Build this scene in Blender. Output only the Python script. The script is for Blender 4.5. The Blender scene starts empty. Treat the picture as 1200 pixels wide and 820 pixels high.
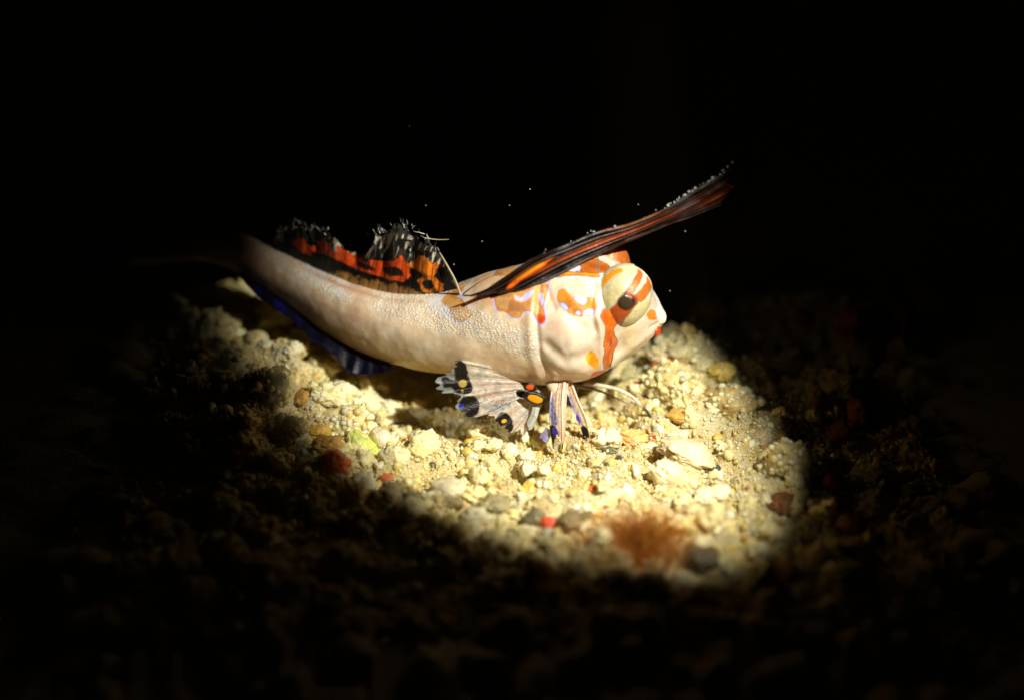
import bpy, math, random
import numpy as np

rng = np.random.default_rng(11)
random.seed(11)
S = bpy.context.scene
COL = S.collection

# ------------------------------------------------------------------ camera
TH = math.radians(28.0)          # camera looks down by this much
DIST = 30.0
SN, CS = math.sin(TH), math.cos(TH)
FWD = np.array([0, CS, -SN]); UP = np.array([0, SN, CS])
CAMP = -DIST * FWD
cam = bpy.data.cameras.new('camera'); co = bpy.data.objects.new('camera', cam)
COL.objects.link(co); S.camera = co
co.location = CAMP; co.rotation_euler = (math.pi / 2 - TH, 0, 0)
cam.lens = 90; cam.sensor_width = 36; cam.clip_end = 2000; cam.clip_start = 0.1
cam.dof.use_dof = True; cam.dof.focus_distance = DIST - 0.35; cam.dof.aperture_fstop = 0.078

# ------------------------------------------------------------------ world: black night water
w = bpy.data.worlds.new('World'); S.world = w; w.use_nodes = True
bg = w.node_tree.nodes['Background']
bg.inputs[0].default_value = (0.55, 0.6, 0.35, 1); bg.inputs[1].default_value = 0.0011

# ------------------------------------------------------------------ the diver's snoot torch
def spot(name, pos, aim, power, size, blend, radius, color, scl=(1, 1, 1), roll=0.0):
    import mathutils
    l = bpy.data.lights.new(name, 'SPOT'); o = bpy.data.objects.new(name, l); COL.objects.link(o)
    o.location = pos
    d = mathutils.Vector(aim) - mathutils.Vector(pos)
    q = d.to_track_quat('-Z', 'Y')
    o.rotation_euler = (q @ mathutils.Quaternion((0, 0, 1), roll)).to_euler()
    o.scale = scl
    l.energy = power; l.spot_size = math.radians(size); l.spot_blend = blend
    l.shadow_soft_size = radius; l.color = color
    return o
AIM = np.array([-0.02, 0.16, -0.9])
LAZ, LEL, LD = math.radians(38), math.radians(46), 15.0
LPOS = AIM + LD * np.array([math.sin(LAZ) * math.cos(LEL), -math.cos(LAZ) * math.cos(LEL), math.sin(LEL)])
spot('snoot_torch', LPOS, AIM, 16800, 29.4, 0.7, 0.12, (1.0, 0.95, 0.80), (.68, 1, 1))

S.view_settings.view_transform = 'Standard'; S.view_settings.look = 'None'
S.view_settings.exposure = 0; S.view_settings.gamma = 1
S.render.engine = 'CYCLES'
S.render.resolution_x = 1024; S.render.resolution_y = 699

# ------------------------------------------------------------------ helpers
def W(px, py, Y):
    """point of the photo's pixel (1200 wide) at world depth Y"""
    px = np.asarray(px, float); py = np.asarray(py, float); Y = np.asarray(Y, float)
    dx = (px - 600) * .01; dv = (410 - py) * .01
    dirx = dx; diry = DIST * CS + dv * SN; dirz = -DIST * SN + dv * CS
    t = (Y - CAMP[1]) / diry
    return np.stack([dirx * t, Y + 0 * t, CAMP[2] + dirz * t], -1)

def PR(P):
    """side drawing coordinates of a point (pixels of the photo)"""
    q = P - CAMP
    d = q @ FWD
    return 600 + 100 * q[..., 0] / d * DIST, 410 - 100 * (q @ UP) / d * DIST

def hash3(i, j, k, seed):
    h = (i * 374761393 + j * 668265263 + k * 2147483647 + seed * 1274126177) & 0xffffffff
    h = ((h ^ (h >> 13)) * 1274126177) & 0xffffffff
    h = (h ^ (h >> 16)) & 0xffffffff
    return h / 4294967295.0

def vnoise(P, seed=0):
    P = np.asarray(P, float); f = np.floor(P); t = P - f; t = t * t * (3 - 2 * t)
    i, j, k = (f[..., n].astype(np.int64) for n in range(3))
    r = 0
    for a in (0, 1):
        for b in (0, 1):
            for c in (0, 1):
                wgt = (t[..., 0] if a else 1 - t[..., 0]) * (t[..., 1] if b else 1 - t[..., 1]) * (t[..., 2] if c else 1 - t[..., 2])
                r = r + wgt * hash3(i + a, j + b, k + c, seed)
    return r * 2 - 1

def fbm(P, octv=4, seed=0):
    r = 0; a = 1.0; P = np.asarray(P, float)
    for o in range(octv):
        r = r + a * vnoise(P * 2 ** o + 7.3 * o, seed + o); a *= .5
    return r

def fbm2(x, y, s, octv=4, seed=0):
    return fbm(np.stack([x * s, y * s, 0 * x + seed * 1.7], -1), octv, seed)

def sst(a, b, x):
    t = np.clip((x - a) / (b - a), 0, 1); return t * t * (3 - 2 * t)

def sd_poly(u, v, poly):
    """signed distance (px) to a closed polygon, negative inside"""
    p = np.array(poly, float); n = len(p)
    d = np.full(u.shape, 1e18); ins = np.zeros(u.shape, bool)
    for i in range(n):
        a = p[i]; b = p[(i + 1) % n]; e = b - a
        wx = u - a[0]; wy = v - a[1]
        t = np.clip((wx * e[0] + wy * e[1]) / (e @ e + 1e-9), 0, 1)
        d = np.minimum(d, (wx - e[0] * t) ** 2 + (wy - e[1] * t) ** 2)
        if a[1] != b[1]:
            c = ((a[1] > v) != (b[1] > v)) & (u < (b[0] - a[0]) * (v - a[1]) / (b[1] - a[1]) + a[0])
            ins ^= c
    d = np.sqrt(d)
    return np.where(ins, -d, d)

def rnd(poly, k=4):
    """closed smooth curve through the corners"""
    p = np.array(poly, float); a, b, c, d = np.roll(p, 1, 0), p, np.roll(p, -1, 0), np.roll(p, -2, 0)
    out = []
    for i in range(len(p)):
        for t in np.arange(k) / k:
            out.append(.5 * (2 * b[i] + (c[i] - a[i]) * t + (2 * a[i] - 5 * b[i] + 4 * c[i] - d[i]) * t ** 2 + (3 * b[i] - a[i] - 3 * c[i] + d[i]) * t ** 3))
    return out

def sd_line(u, v, pts):
    d = np.full(u.shape, 1e18); p = np.array(pts, float)
    for i in range(len(p) - 1):
        a = p[i]; e = p[i + 1] - a; wx = u - a[0]; wy = v - a[1]
        t = np.clip((wx * e[0] + wy * e[1]) / (e @ e + 1e-9), 0, 1)
        d = np.minimum(d, (wx - e[0] * t) ** 2 + (wy - e[1] * t) ** 2)
    return np.sqrt(d)

def sd_ell(u, v, cx, cy, rx, ry, ang=0):
    a = math.radians(ang); x = (u - cx) * math.cos(a) + (v - cy) * math.sin(a); y = -(u - cx) * math.sin(a) + (v - cy) * math.cos(a)
    k = np.sqrt((x / rx) ** 2 + (y / ry) ** 2)
    return (k - 1) * min(rx, ry)

def Z(ox, oy, s, pts):
    return [(ox + a / s, oy + b / s) for a, b in pts]

def paint(col, m, c):
    c = np.array(c, float)
    col[..., :3] = col[..., :3] * (1 - m[..., None]) + c[:3] * m[..., None]
    if len(c) > 3: col[..., 3] = col[..., 3] * (1 - m) + c[3] * m

def srgb(r, g, b):
    return tuple(((x / 255) / 12.92 if x <= 10 else ((x / 255 + .055) / 1.055) ** 2.4) for x in (r, g, b))

def mesh_np(name, V, F, mat, parent=None, cols=None, smooth=True, extra=None):
    me = bpy.data.meshes.new(name)
    V = np.asarray(V, np.float32); F = np.asarray(F, np.int32)
    me.vertices.add(len(V)); me.vertices.foreach_set('co', V.ravel())
    k = F.shape[1]
    me.loops.add(F.size); me.loops.foreach_set('vertex_index', F.ravel())
    me.polygons.add(len(F)); me.polygons.foreach_set('loop_start', np.arange(0, F.size, k, dtype=np.int32))
    if smooth: me.polygons.foreach_set('use_smooth', np.ones(len(F), bool))
    me.update(); me.validate()
    if cols is not None:
        at = me.color_attributes.new('tint', 'FLOAT_COLOR', 'POINT')
        c = np.ones((len(V), 4), np.float32); c[:, :cols.shape[1]] = cols
        at.data.foreach_set('color', c.ravel())
    if extra:
        for n_, a_ in extra.items():
            at = me.attributes.new(n_, 'FLOAT', 'POINT'); at.data.foreach_set('value', np.asarray(a_, np.float32).ravel())
    me.materials.append(mat)
    o = bpy.data.objects.new(name, me); COL.objects.link(o)
    if parent is not None: o.parent = parent
    return o

def grid_faces(nu, nv, wrap_v=False):
    i = np.arange(nu - 1)[:, None]; j = np.arange(nv if wrap_v else nv - 1)[None, :]
    j2 = (j + 1) % nv
    a = i * nv + j; b = (i + 1) * nv + j; c = (i + 1) * nv + j2; d = i * nv + j2
    return np.stack([a, b, c, d], -1).reshape(-1, 4)

def tag(o, label=None, cat=None, group=None, kind=None):
    if label: o['label'] = label
    if cat: o['category'] = cat
    if group: o['group'] = group
    if kind: o['kind'] = kind
    return o

def smooth_path(pts, n, k=None):
    """Catmull-Rom through pts"""
    p = np.array(pts, float); m = len(p)
    if m == 2:
        t = np.linspace(0, 1, n)[:, None]; return p[0] * (1 - t) + p[1] * t
    q = np.vstack([2 * p[0] - p[1], p, 2 * p[-1] - p[-2]])
    s = np.linspace(0, m - 1 - 1e-6, n); i = s.astype(int); t = (s - i)[:, None]
    a, b, c, d = q[i], q[i + 1], q[i + 2], q[i + 3]
    return .5 * (2 * b + (c - a) * t + (2 * a - 5 * b + 4 * c - d) * t ** 2 + (3 * b - a - 3 * c + d) * t ** 3)

# ------------------------------------------------------------------ materials
def mat_new(name):
    m = bpy.data.materials.new(name); m.use_nodes = True
    nt = m.node_tree; return m, nt, nt.nodes['Principled BSDF']

def N(nt, t, **kw):
    n = nt.nodes.new(t)
    for k, v in kw.items(): setattr(n, k, v)
    return n

def tint_mat(name, rough=.45, sss=0.0, sssr=(.08, .05, .03), bump=0.0, bscale=60, spec=.5, alpha=False, coat=0.0, var=0.0, trans=0.0, transl=0.0, ani=0):
    m, nt, b = mat_new(name)
    at = N(nt, 'ShaderNodeAttribute', attribute_name='tint')
    src = at.outputs['Color']
    if var > 0:
        tc = N(nt, 'ShaderNodeTexCoord'); nz = N(nt, 'ShaderNodeTexNoise'); nz.inputs['Scale'].default_value = bscale * .5
        nz.inputs['Detail'].default_value = 6
        nt.links.new(tc.outputs['Object'], nz.inputs['Vector'])
        hs = N(nt, 'ShaderNodeHueSaturation')
        mr = N(nt, 'ShaderNodeMapRange'); mr.inputs[3].default_value = 1 - var; mr.inputs[4].default_value = 1 + var
        mr.inputs[1].default_value = .3; mr.inputs[2].default_value = .7
        nt.links.new(nz.outputs['Fac'], mr.inputs[0]); nt.links.new(mr.outputs[0], hs.inputs['Value'])
        nt.links.new(src, hs.inputs['Color']); src = hs.outputs['Color']
    nt.links.new(src, b.inputs['Base Color'])
    b.inputs['Roughness'].default_value = rough
    b.inputs['Specular IOR Level'].default_value = spec
    b.inputs['Coat Weight'].default_value = coat; b.inputs['Coat Roughness'].default_value = .15
    b.inputs['Subsurface Weight'].default_value = sss; b.inputs['Subsurface Radius'].default_value = sssr
    b.inputs['Subsurface Scale'].default_value = 1.0
    b.inputs['Transmission Weight'].default_value = trans
    if bump > 0:
        tc2 = N(nt, 'ShaderNodeTexCoord'); n2 = N(nt, 'ShaderNodeTexNoise'); n2.inputs['Scale'].default_value = bscale; n2.inputs['Detail'].default_value = 5
        nt.links.new(tc2.outputs['Object'], n2.inputs['Vector'])
        bp = N(nt, 'ShaderNodeBump'); bp.inputs['Strength'].default_value = bump; bp.inputs['Distance'].default_value = .02
        nt.links.new(n2.outputs['Fac'], bp.inputs['Height']); nt.links.new(bp.outputs['Normal'], b.inputs['Normal'])
    out = nt.nodes['Material Output']; sh = b.outputs[0]
    if transl > 0:
        tr = N(nt, 'ShaderNodeBsdfTranslucent'); nt.links.new(src, tr.inputs['Color'])
        mx = N(nt, 'ShaderNodeMixShader'); mx.inputs[0].default_value = transl
        nt.links.new(sh, mx.inputs[1]); nt.links.new(tr.outputs[0], mx.inputs[2]); sh = mx.outputs[0]
    if alpha:
        tp = N(nt, 'ShaderNodeBsdfTransparent'); mx = N(nt, 'ShaderNodeMixShader')
        nt.links.new(at.outputs['Alpha'], mx.inputs[0]); nt.links.new(tp.outputs[0], mx.inputs[1]); nt.links.new(sh, mx.inputs[2]); sh = mx.outputs[0]
    nt.links.new(sh, out.inputs[0])
    return m

def skin_mat():
    """pigment from the tint attribute; pearly pimples where the 'pearl' attribute says"""
    m, nt, b = mat_new('dragonet_skin')
    at = N(nt, 'ShaderNodeAttribute', attribute_name='tint'); pe = N(nt, 'ShaderNodeAttribute', attribute_name='pearl')
    tc = N(nt, 'ShaderNodeTexCoord')
    mp = N(nt, 'ShaderNodeMapping'); mp.inputs['Scale'].default_value = (.75, 1, 1.15); mp.inputs['Rotation'].default_value = (0, math.radians(15), 0)
    nt.links.new(tc.outputs['Object'], mp.inputs[0])
    vo = N(nt, 'ShaderNodeTexVoronoi'); vo.inputs['Scale'].default_value = 34; vo.inputs['Randomness'].default_value = .8
    nt.links.new(mp.outputs[0], vo.inputs['Vector'])
    r = N(nt, 'ShaderNodeMapRange', interpolation_type='SMOOTHSTEP'); r.inputs[1].default_value = .55; r.inputs[2].default_value = .05
    nt.links.new(vo.outputs['Distance'], r.inputs[0])
    rn = N(nt, 'ShaderNodeMath', operation='MULTIPLY'); nt.links.new(r.outputs[0], rn.inputs[0]); nt.links.new(pe.outputs['Fac'], rn.inputs[1])
    mx = N(nt, 'ShaderNodeMix', data_type='RGBA'); nt.links.new(rn.outputs[0], mx.inputs[0]); nt.links.new(at.outputs['Color'], mx.inputs[6])
    # bright pearl colour varies between white and pale blue
    rp = N(nt, 'ShaderNodeMix', data_type='RGBA'); rp.inputs[6].default_value = (.95, .93, .82, 1); rp.inputs[7].default_value = (.72, .85, .98, 1)
    n3 = N(nt, 'ShaderNodeTexNoise'); n3.inputs['Scale'].default_value = 3.2; nt.links.new(tc.outputs['Object'], n3.inputs['Vector'])
    mr = N(nt, 'ShaderNodeMapRange'); mr.inputs[1].default_value = .5; mr.inputs[2].default_value = .72
    nt.links.new(n3.outputs['Fac'], mr.inputs[0]); nt.links.new(mr.outputs[0], rp.inputs[0])
    nt.links.new(rp.outputs[2], mx.inputs[7])
    nz = N(nt, 'ShaderNodeTexNoise'); nz.inputs['Scale'].default_value = 9; nz.inputs['Detail'].default_value = 7; nt.links.new(tc.outputs['Object'], nz.inputs['Vector'])
    m2 = N(nt, 'ShaderNodeMapRange'); m2.inputs[1].default_value = .3; m2.inputs[2].default_value = .7; m2.inputs[3].default_value = .86; m2.inputs[4].default_value = 1.12
    nt.links.new(nz.outputs['Fac'], m2.inputs[0])
    hs = N(nt, 'ShaderNodeHueSaturation'); nt.links.new(m2.outputs[0], hs.inputs['Value']); nt.links.new(mx.outputs[2], hs.inputs['Color'])
    nt.links.new(hs.outputs[0], b.inputs['Base Color'])
    b.inputs['Roughness'].default_value = .38; b.inputs['Specular IOR Level'].default_value = .45
    b.inputs['Coat Weight'].default_value = .15; b.inputs['Coat Roughness'].default_value = .25
    b.inputs['Subsurface Weight'].default_value = .6; b.inputs['Subsurface Radius'].default_value = (.14, .08, .05); b.inputs['Subsurface Scale'].default_value = 1
    rr_ = N(nt, 'ShaderNodeMapRange'); rr_.inputs[3].default_value = .38; rr_.inputs[4].default_value = .12; nt.links.new(rn.outputs[0], rr_.inputs[0]); nt.links.new(rr_.outputs[0], b.inputs['Roughness'])
    bp = N(nt, 'ShaderNodeBump'); bp.inputs['Strength'].default_value = .6; bp.inputs['Distance'].default_value = .02
    n4 = N(nt, 'ShaderNodeTexNoise'); n4.inputs['Scale'].default_value = 70; n4.inputs['Detail'].default_value = 3; nt.links.new(tc.outputs['Object'], n4.inputs['Vector'])
    ad = N(nt, 'ShaderNodeMath', operation='MULTIPLY_ADD'); nt.links.new(n4.outputs['Fac'], ad.inputs[0]); ad.inputs[1].default_value = .25
    nt.links.new(rn.outputs[0], ad.inputs[2]); nt.links.new(ad.outputs[0], bp.inputs['Height'])
    nt.links.new(bp.outputs[0], b.inputs['Normal'])
    return m

M_skin = skin_mat()
M_fin = tint_mat('fin_membrane', rough=.38, alpha=True, bump=.5, bscale=45, transl=.3, var=.2)
M_sail = tint_mat('sail_membrane', rough=.35, bump=.3, bscale=40, alpha=True, transl=.25, var=.15)
M_ray = tint_mat('fin_ray_skin', rough=.4, sss=.2, bump=.25, bscale=80, var=.1)
M_eye = tint_mat('eye_skin', rough=.34, sss=.45, sssr=(.1, .07, .04), bump=.4, bscale=60, coat=.08, var=.12)
M_grain = tint_mat('sand_grain', rough=.3, sss=.6, sssr=(.10, .07, .035), bump=.35, bscale=40, var=.12)
M_stone = tint_mat('pebble_surface', rough=.45, sss=.5, sssr=(.14, .09, .04), bump=.8, bscale=22, var=.22)
M_glass = tint_mat('clear_crystal', rough=.15, trans=.55, sss=.1, bump=.4, bscale=30, var=.08)
M_tuft = tint_mat('tuft_fibre', rough=.6, transl=.6)

m, nt, b = mat_new('pupil_black'); b.inputs['Base Color'].default_value = (.042, .028, .014, 1); b.inputs['Roughness'].default_value = .25
b.inputs['Coat Weight'].default_value = .25
M_pupil = m

# ------------------------------------------------------------------ the sand bed
HX0, HX1, HY0, HY1, HD = -8.0, 8.5, -7.5, 8.0, 0.0165
gx = np.arange(HX0, HX1, HD); gy = np.arange(HY0, HY1, HD)

def base_h(x, y):
    h = -1.0 + 0 * x
    h = h + .55 * sst(-1.5, -3.0, x) * sst(-2.6, .6, y) * (1 - .0 * y)         # bank under the tail
    h = h + .62 * np.exp(-((x - 2.15) / .75) ** 2 - ((y - .95) / .75) ** 2)         # hummock beside the snout
    h = h + .22 * np.exp(-((x - 2.9) / .8) ** 2 - ((y + .2) / .9) ** 2)
    h = h + .25 * np.exp(-((x - 3.9) / .5) ** 2 - ((y - .6) / .6) ** 2)
    h = h + .30 * np.exp(-((x - 3.9) / .7) ** 2 - ((y - 2.6) / .7) ** 2)
    h = h + .08 * np.exp(-((x + 2.2) / .85) ** 2 - ((y - .4) / .6) ** 2)
    h = h - .16 * np.exp(-((x + .9) / .5) ** 2 - ((y - .2) / .5) ** 2)              # hollow beside the fan fin
    h = h - .14 * np.exp(-((x - 1.15) / .4) ** 2 - ((y - .75) / .4) ** 2)
    h = h - .9 * sst(2.4, 6.5, y) - .35 * sst(-2.6, -6.5, y)
    h = h - 9 * sst(2.0, 7.5, y) * sst(2.8, 1.2, x)            # invented drop behind the fish so the beam lands out of view
    h = h + .10 * fbm2(x, y, .9, 3, 5)
    return h

gX, gY = np.meshgrid(gx, gy, indexing='ij')
H = base_h(gX, gY)
def add_lump(cx, cy, r, hk, base=None):
    i0 = int((cx - r - HX0) / HD); i1 = int((cx + r - HX0) / HD) + 2; j0 = int((cy - r - HY0) / HD); j1 = int((cy + r - HY0) / HD) + 2
    i0 = max(i0, 0); j0 = max(j0, 0)
    sx = gX[i0:i1, j0:j1]; sy = gY[i0:i1, j0:j1]
    if sx.size == 0: return
    a = random.random() * 3.14; e = random.uniform(.7, 1.0)
    dx = (sx - cx) * math.cos(a) + (sy - cy) * math.sin(a); dy = -(sx - cx) * math.sin(a) + (sy - cy) * math.cos(a)
    q = 1 - (dx / r) ** 2 - (dy / (r * e)) ** 2
    z0 = base[0] if base is not None else float(base_h(np.array([cx]), np.array([cy]))[0])
    top = z0 + hk * np.sqrt(np.clip(q, 0, 1)) - hk * .3
    H[i0:i1, j0:j1] = np.where(q > 0, np.maximum(H[i0:i1, j0:j1], top), H[i0:i1, j0:j1])
for k in range(620):
    r = random.uniform(.10, .34); add_lump(random.uniform(-5, 5.5), random.uniform(-5.5, 4.5), r, r * random.uniform(.6, 1.0))
for k in range(110):
    r = random.uniform(.12, .28); fx = random.uniform(-3.6, 4.2); add_lump(fx, -1.7 - .45 * fx * .8 - random.uniform(0, 1.6), r, r * random.uniform(.9, 1.5))
for k in range(3800):
    r = random.uniform(.035, .10)
    add_lump(random.uniform(-5, 5.5), random.uniform(-5.5, 4.5), r, r * random.uniform(.8, 1.7))
H += .028 * fbm2(gX, gY, 8, 4, 21)

def Hs(x, y):
    x = np.asarray(x, float); y = np.asarray(y, float)
    i = np.clip((x - HX0) / HD, 0, len(gx) - 2.001); j = np.clip((y - HY0) / HD, 0, len(gy) - 2.001)
    a = i.astype(int); b_ = j.astype(int); u = i - a; v = j - b_
    hh = H[a, b_] * (1 - u) * (1 - v) + H[a + 1, b_] * u * (1 - v) + H[a, b_ + 1] * (1 - u) * v + H[a + 1, b_ + 1] * u * v
    inside = (x > HX0 + .5) & (x < HX1 - .5) & (y > HY0 + .5) & (y < HY1 - .5)
    return np.where(inside, hh, base_h(np.clip(x, -40, 40), np.clip(y, -40, 40)))

def G(px, py):
    """where the line of sight through a pixel meets the sand"""
    last = None
    for Y in np.arange(-6.5, 9, .02):
        p = W(px, py, Y)
        if p[2] <= Hs(p[0], p[1]): return p
    return W(px, py, 3.0)

def axis(lo, hi, d, far, n):
    mid = np.arange(lo, hi, d); g = np.linspace(0, 1, n + 1)[1:]
    s = (np.exp(g * 5.5) - 1) / (math.exp(5.5) - 1)
    return np.concatenate([(lo - (far + lo) * s)[::-1], mid, mid[-1] + (far - mid[-1]) * s])
ax = axis(-4.3, 4.9, .022, 300, 60); ay = axis(-4.3, 3.2, .022, 300, 60)
AX, AY = np.meshgrid(ax, ay, indexing='ij')
hz = Hs(AX, AY)
V = np.stack([AX, AY, hz], -1).reshape(-1, 3)
m, nt, b = mat_new('sand')
tc = N(nt, 'ShaderNodeTexCoord')
n1 = N(nt, 'ShaderNodeTexNoise'); n1.inputs['Scale'].default_value = 3.0; n1.inputs['Detail'].default_value = 10
n2 = N(nt, 'ShaderNodeTexVoronoi'); n2.inputs['Scale'].default_value = 22
nt.links.new(tc.outputs['Object'], n1.inputs['Vector']); nt.links.new(tc.outputs['Object'], n2.inputs['Vector'])
cr = N(nt, 'ShaderNodeValToRGB'); e = cr.color_ramp.elements
e[0].position = .32; e[0].color = (.68, .49, .18, 1); e[1].position = .62; e[1].color = (.80, .70, .42, 1)
x_ = cr.color_ramp.elements.new(.5); x_.color = (.82, .69, .36, 1)
nt.links.new(n1.outputs['Fac'], cr.inputs[0])
mx = N(nt, 'ShaderNodeMix', data_type='RGBA', blend_type='MULTIPLY'); mx.inputs[0].default_value = .5
bw_ = N(nt, 'ShaderNodeMapRange'); bw_.inputs[1].default_value = 0; bw_.inputs[2].default_value = .6; bw_.inputs[3].default_value = 1; bw_.inputs[4].default_value = .6
nt.links.new(n2.outputs['Distance'], bw_.inputs[0])
nt.links.new(cr.outputs[0], mx.inputs[6]); nt.links.new(bw_.outputs[0], mx.inputs[7])
nt.links.new(mx.outputs[2], b.inputs['Base Color']); b.inputs['Roughness'].default_value = .7
n3 = N(nt, 'ShaderNodeTexNoise'); n3.inputs['Scale'].default_value = 45; n3.inputs['Detail'].default_value = 6
nt.links.new(tc.outputs['Object'], n3.inputs['Vector'])
bp = N(nt, 'ShaderNodeBump'); bp.inputs['Strength'].default_value = 1; bp.inputs['Distance'].default_value = .04
nt.links.new(n3.outputs['Fac'], bp.inputs['Height']); nt.links.new(bp.outputs[0], b.inputs['Normal'])
sand = mesh_np('sand_bed', V, grid_faces(len(ax), len(ay)), m)
tag(sand, kind='structure')

# ------------------------------------------------------------------ loose grains
def ico(sub):
    t = (1 + 5 ** .5) / 2
    v = [(-1, t, 0), (1, t, 0), (-1, -t, 0), (1, -t, 0), (0, -1, t), (0, 1, t), (0, -1, -t), (0, 1, -t), (t, 0, -1), (t, 0, 1), (-t, 0, -1), (-t, 0, 1)]
    f = [(0, 11, 5), (0, 5, 1), (0, 1, 7), (0, 7, 10), (0, 10, 11), (1, 5, 9), (5, 11, 4), (11, 10, 2), (10, 7, 6), (7, 1, 8), (3, 9, 4), (3, 4, 2), (3, 2, 6), (3, 6, 8), (3, 8, 9), (4, 9, 5), (2, 4, 11), (6, 2, 10), (8, 6, 7), (9, 8, 1)]
    v = [np.array(a) / np.linalg.norm(a) for a in v]
    for s in range(sub):
        c = {}; nf = []
        def mid(a, b):
            k = (min(a, b), max(a, b))
            if k not in c:
                q = v[a] + v[b]; v.append(q / np.linalg.norm(q)); c[k] = len(v) - 1
            return c[k]
        for a, b, d in f:
            x, y, z = mid(a, b), mid(b, d), mid(d, a); nf += [(a, x, z), (b, y, x), (d, z, y), (x, y, z)]
        f = nf
    return np.array(v), np.array(f)
ICO = [ico(0), ico(1), ico(2), ico(3), ico(4)]

PAL = np.array([(.78, .70, .46), (.84, .78, .58), (.90, .87, .76), (.74, .62, .33), (.62, .48, .22), (.76, .54, .18), (.50, .33, .13), (.62, .18, .05), (.10, .11, .07), (.70, .72, .55)])
PAL[:8] *= np.array([1.06, .99, .74])
PW = np.array([.27, .22, .08, .17, .09, .06, .045, .006, .005, .03]); PW /= PW.sum()
def randrot(n):
    q = rng.normal(size=(n, 4)); q /= np.linalg.norm(q, axis=1)[:, None]
    a, b, c, d = q.T
    return np.stack([1 - 2 * (c * c + d * d), 2 * (b * c - a * d), 2 * (b * d + a * c), 2 * (b * c + a * d), 1 - 2 * (b * b + d * d), 2 * (c * d - a * b), 2 * (b * d - a * c), 2 * (c * d + a * b), 1 - 2 * (b * b + c * c)], -1).reshape(n, 3, 3)

def grains(name, x, y, size, sub, smooth, lift=.35, label=None):
    n = len(x)
    v0, f0 = ICO[sub]
    nv = len(v0)
    sc = np.stack([rng.uniform(.7, 1.5, n), rng.uniform(.6, 1.0, n), rng.uniform(.5, .9, n)], -1) * size[:, None]
    jit = 1 + rng.uniform(-.22, .22, (n, nv)) if sub == 0 else 1 + rng.uniform(-.09, .09, (n, nv)) + .16 * np.sin(v0[None, :, 0] * 3 + rng.uniform(0, 6, (n, 1)))
    P = v0[None] * jit[..., None] * sc[:, None, :]
    P = np.einsum('nij,nkj->nki', randrot(n), P)
    z = Hs(x, y) + size * rng.uniform(-.2, lift, n)
    P = P + np.stack([x, y, z], -1)[:, None, :]
    F = f0[None] + (np.arange(n) * nv)[:, None, None]
    c = PAL[rng.choice(len(PAL), n, p=PW)] * rng.uniform(.82, 1.1, (n, 1))
    # patches of ochre sand between paler ones
    tone = sst(.0, .5, fbm2(x, y, 1.3, 3, 40))[:, None]
    c = c * (1 - tone * np.array([.04, .12, .34]))
    c = np.repeat(np.clip(c, 0, .95)[:, None, :], nv, 1)
    o = mesh_np(name, P.reshape(-1, 3), F.reshape(-1, 3), M_grain, None, c.reshape(-1, 3), smooth)
    tag(o, label, 'sand', None, 'stuff')
    return o
def area(n, x0=-4.3, x1=4.9, y0=-4.3, y1=3.2):
    return rng.uniform(x0, x1, n), rng.uniform(y0, y1, n)
x, y = area(38000); grains('fine_sand', x, y, rng.uniform(.009, .030, len(x)), 0, False, .8, 'loose cream and white sand grains covering the sea bed')
x, y = area(3600); grains('coarse_sand', x, y, .022 + .06 * rng.uniform(0, 1, len(x)) ** 2.2, 1, False, .4, 'coarse cream and ochre coral sand crumbs lying on the bed')

# ------------------------------------------------------------------ pebbles and crumbs that can be picked out
def blob(name, px, py, w_, h_, col, label, cat='pebble', dep=None, sub=4, rough=.26, mat=None, ang=0, sink=.42, group=None, P=None, col2=None, seed=None):
    seed = seed if seed is not None else random.randrange(9999)
    v, f = ICO[sub]
    n = fbm(v * 1.6 + seed, 4, seed % 97); k = 1 + rough * n
    k = k * (1 + .5 * rough * np.clip(fbm(v * 5 + seed, 2, 3), -1, 1))
    if sub >= 3: k = k * (1 + .05 * fbm(v * 9 + seed, 3, 77) * (rough > .1))
    # a few flattened facets
    for q in range(5):
        d = np.random.default_rng(seed + q).normal(size=3); d /= np.linalg.norm(d)
        pr = (v * k[:, None]) @ d; k = np.where(pr > .72, k * .72 / np.maximum(pr, .01) * .6 + k * .4, k)
    rx = w_ * .005; rz = h_ * .005; ry = dep * .005 if dep else (rx + rz) / 2
    q = v * k[:, None] * np.array([rx, ry, rz])
    a = math.radians(ang); q = np.stack([q[:, 0] * math.cos(a) - q[:, 2] * math.sin(a), q[:, 1], q[:, 0] * math.sin(a) + q[:, 2] * math.cos(a)], -1)
    col = np.array(col, float) * (np.array([1.05, 1.0, .82]) if cat != 'speck' else 1)
    c = np.repeat(col[None], len(v), 0)
    if col2 is not None:
        t = sst(-.1, .35, fbm(v * 2.3 + seed + 5, 3, 9))[:, None]; c = c * (1 - t) + np.array(col2) * t
    c = c * (1 + .18 * fbm(v * 4 + seed, 3, 5))[:, None]
    o = mesh_np(name, q, f, mat or M_stone, None, np.clip(c, 0, 1))
    if P is None:
        P = G(px, py + h_ * .35); P = P + np.array([0, ry * .5, rz * (1 - sink) * .8])
    o.location = P
    tag(o, label, cat, group)
    if not label:
        for k_ in ('label', 'category'):
            if k_ in o: del o[k_]
    return o

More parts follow.
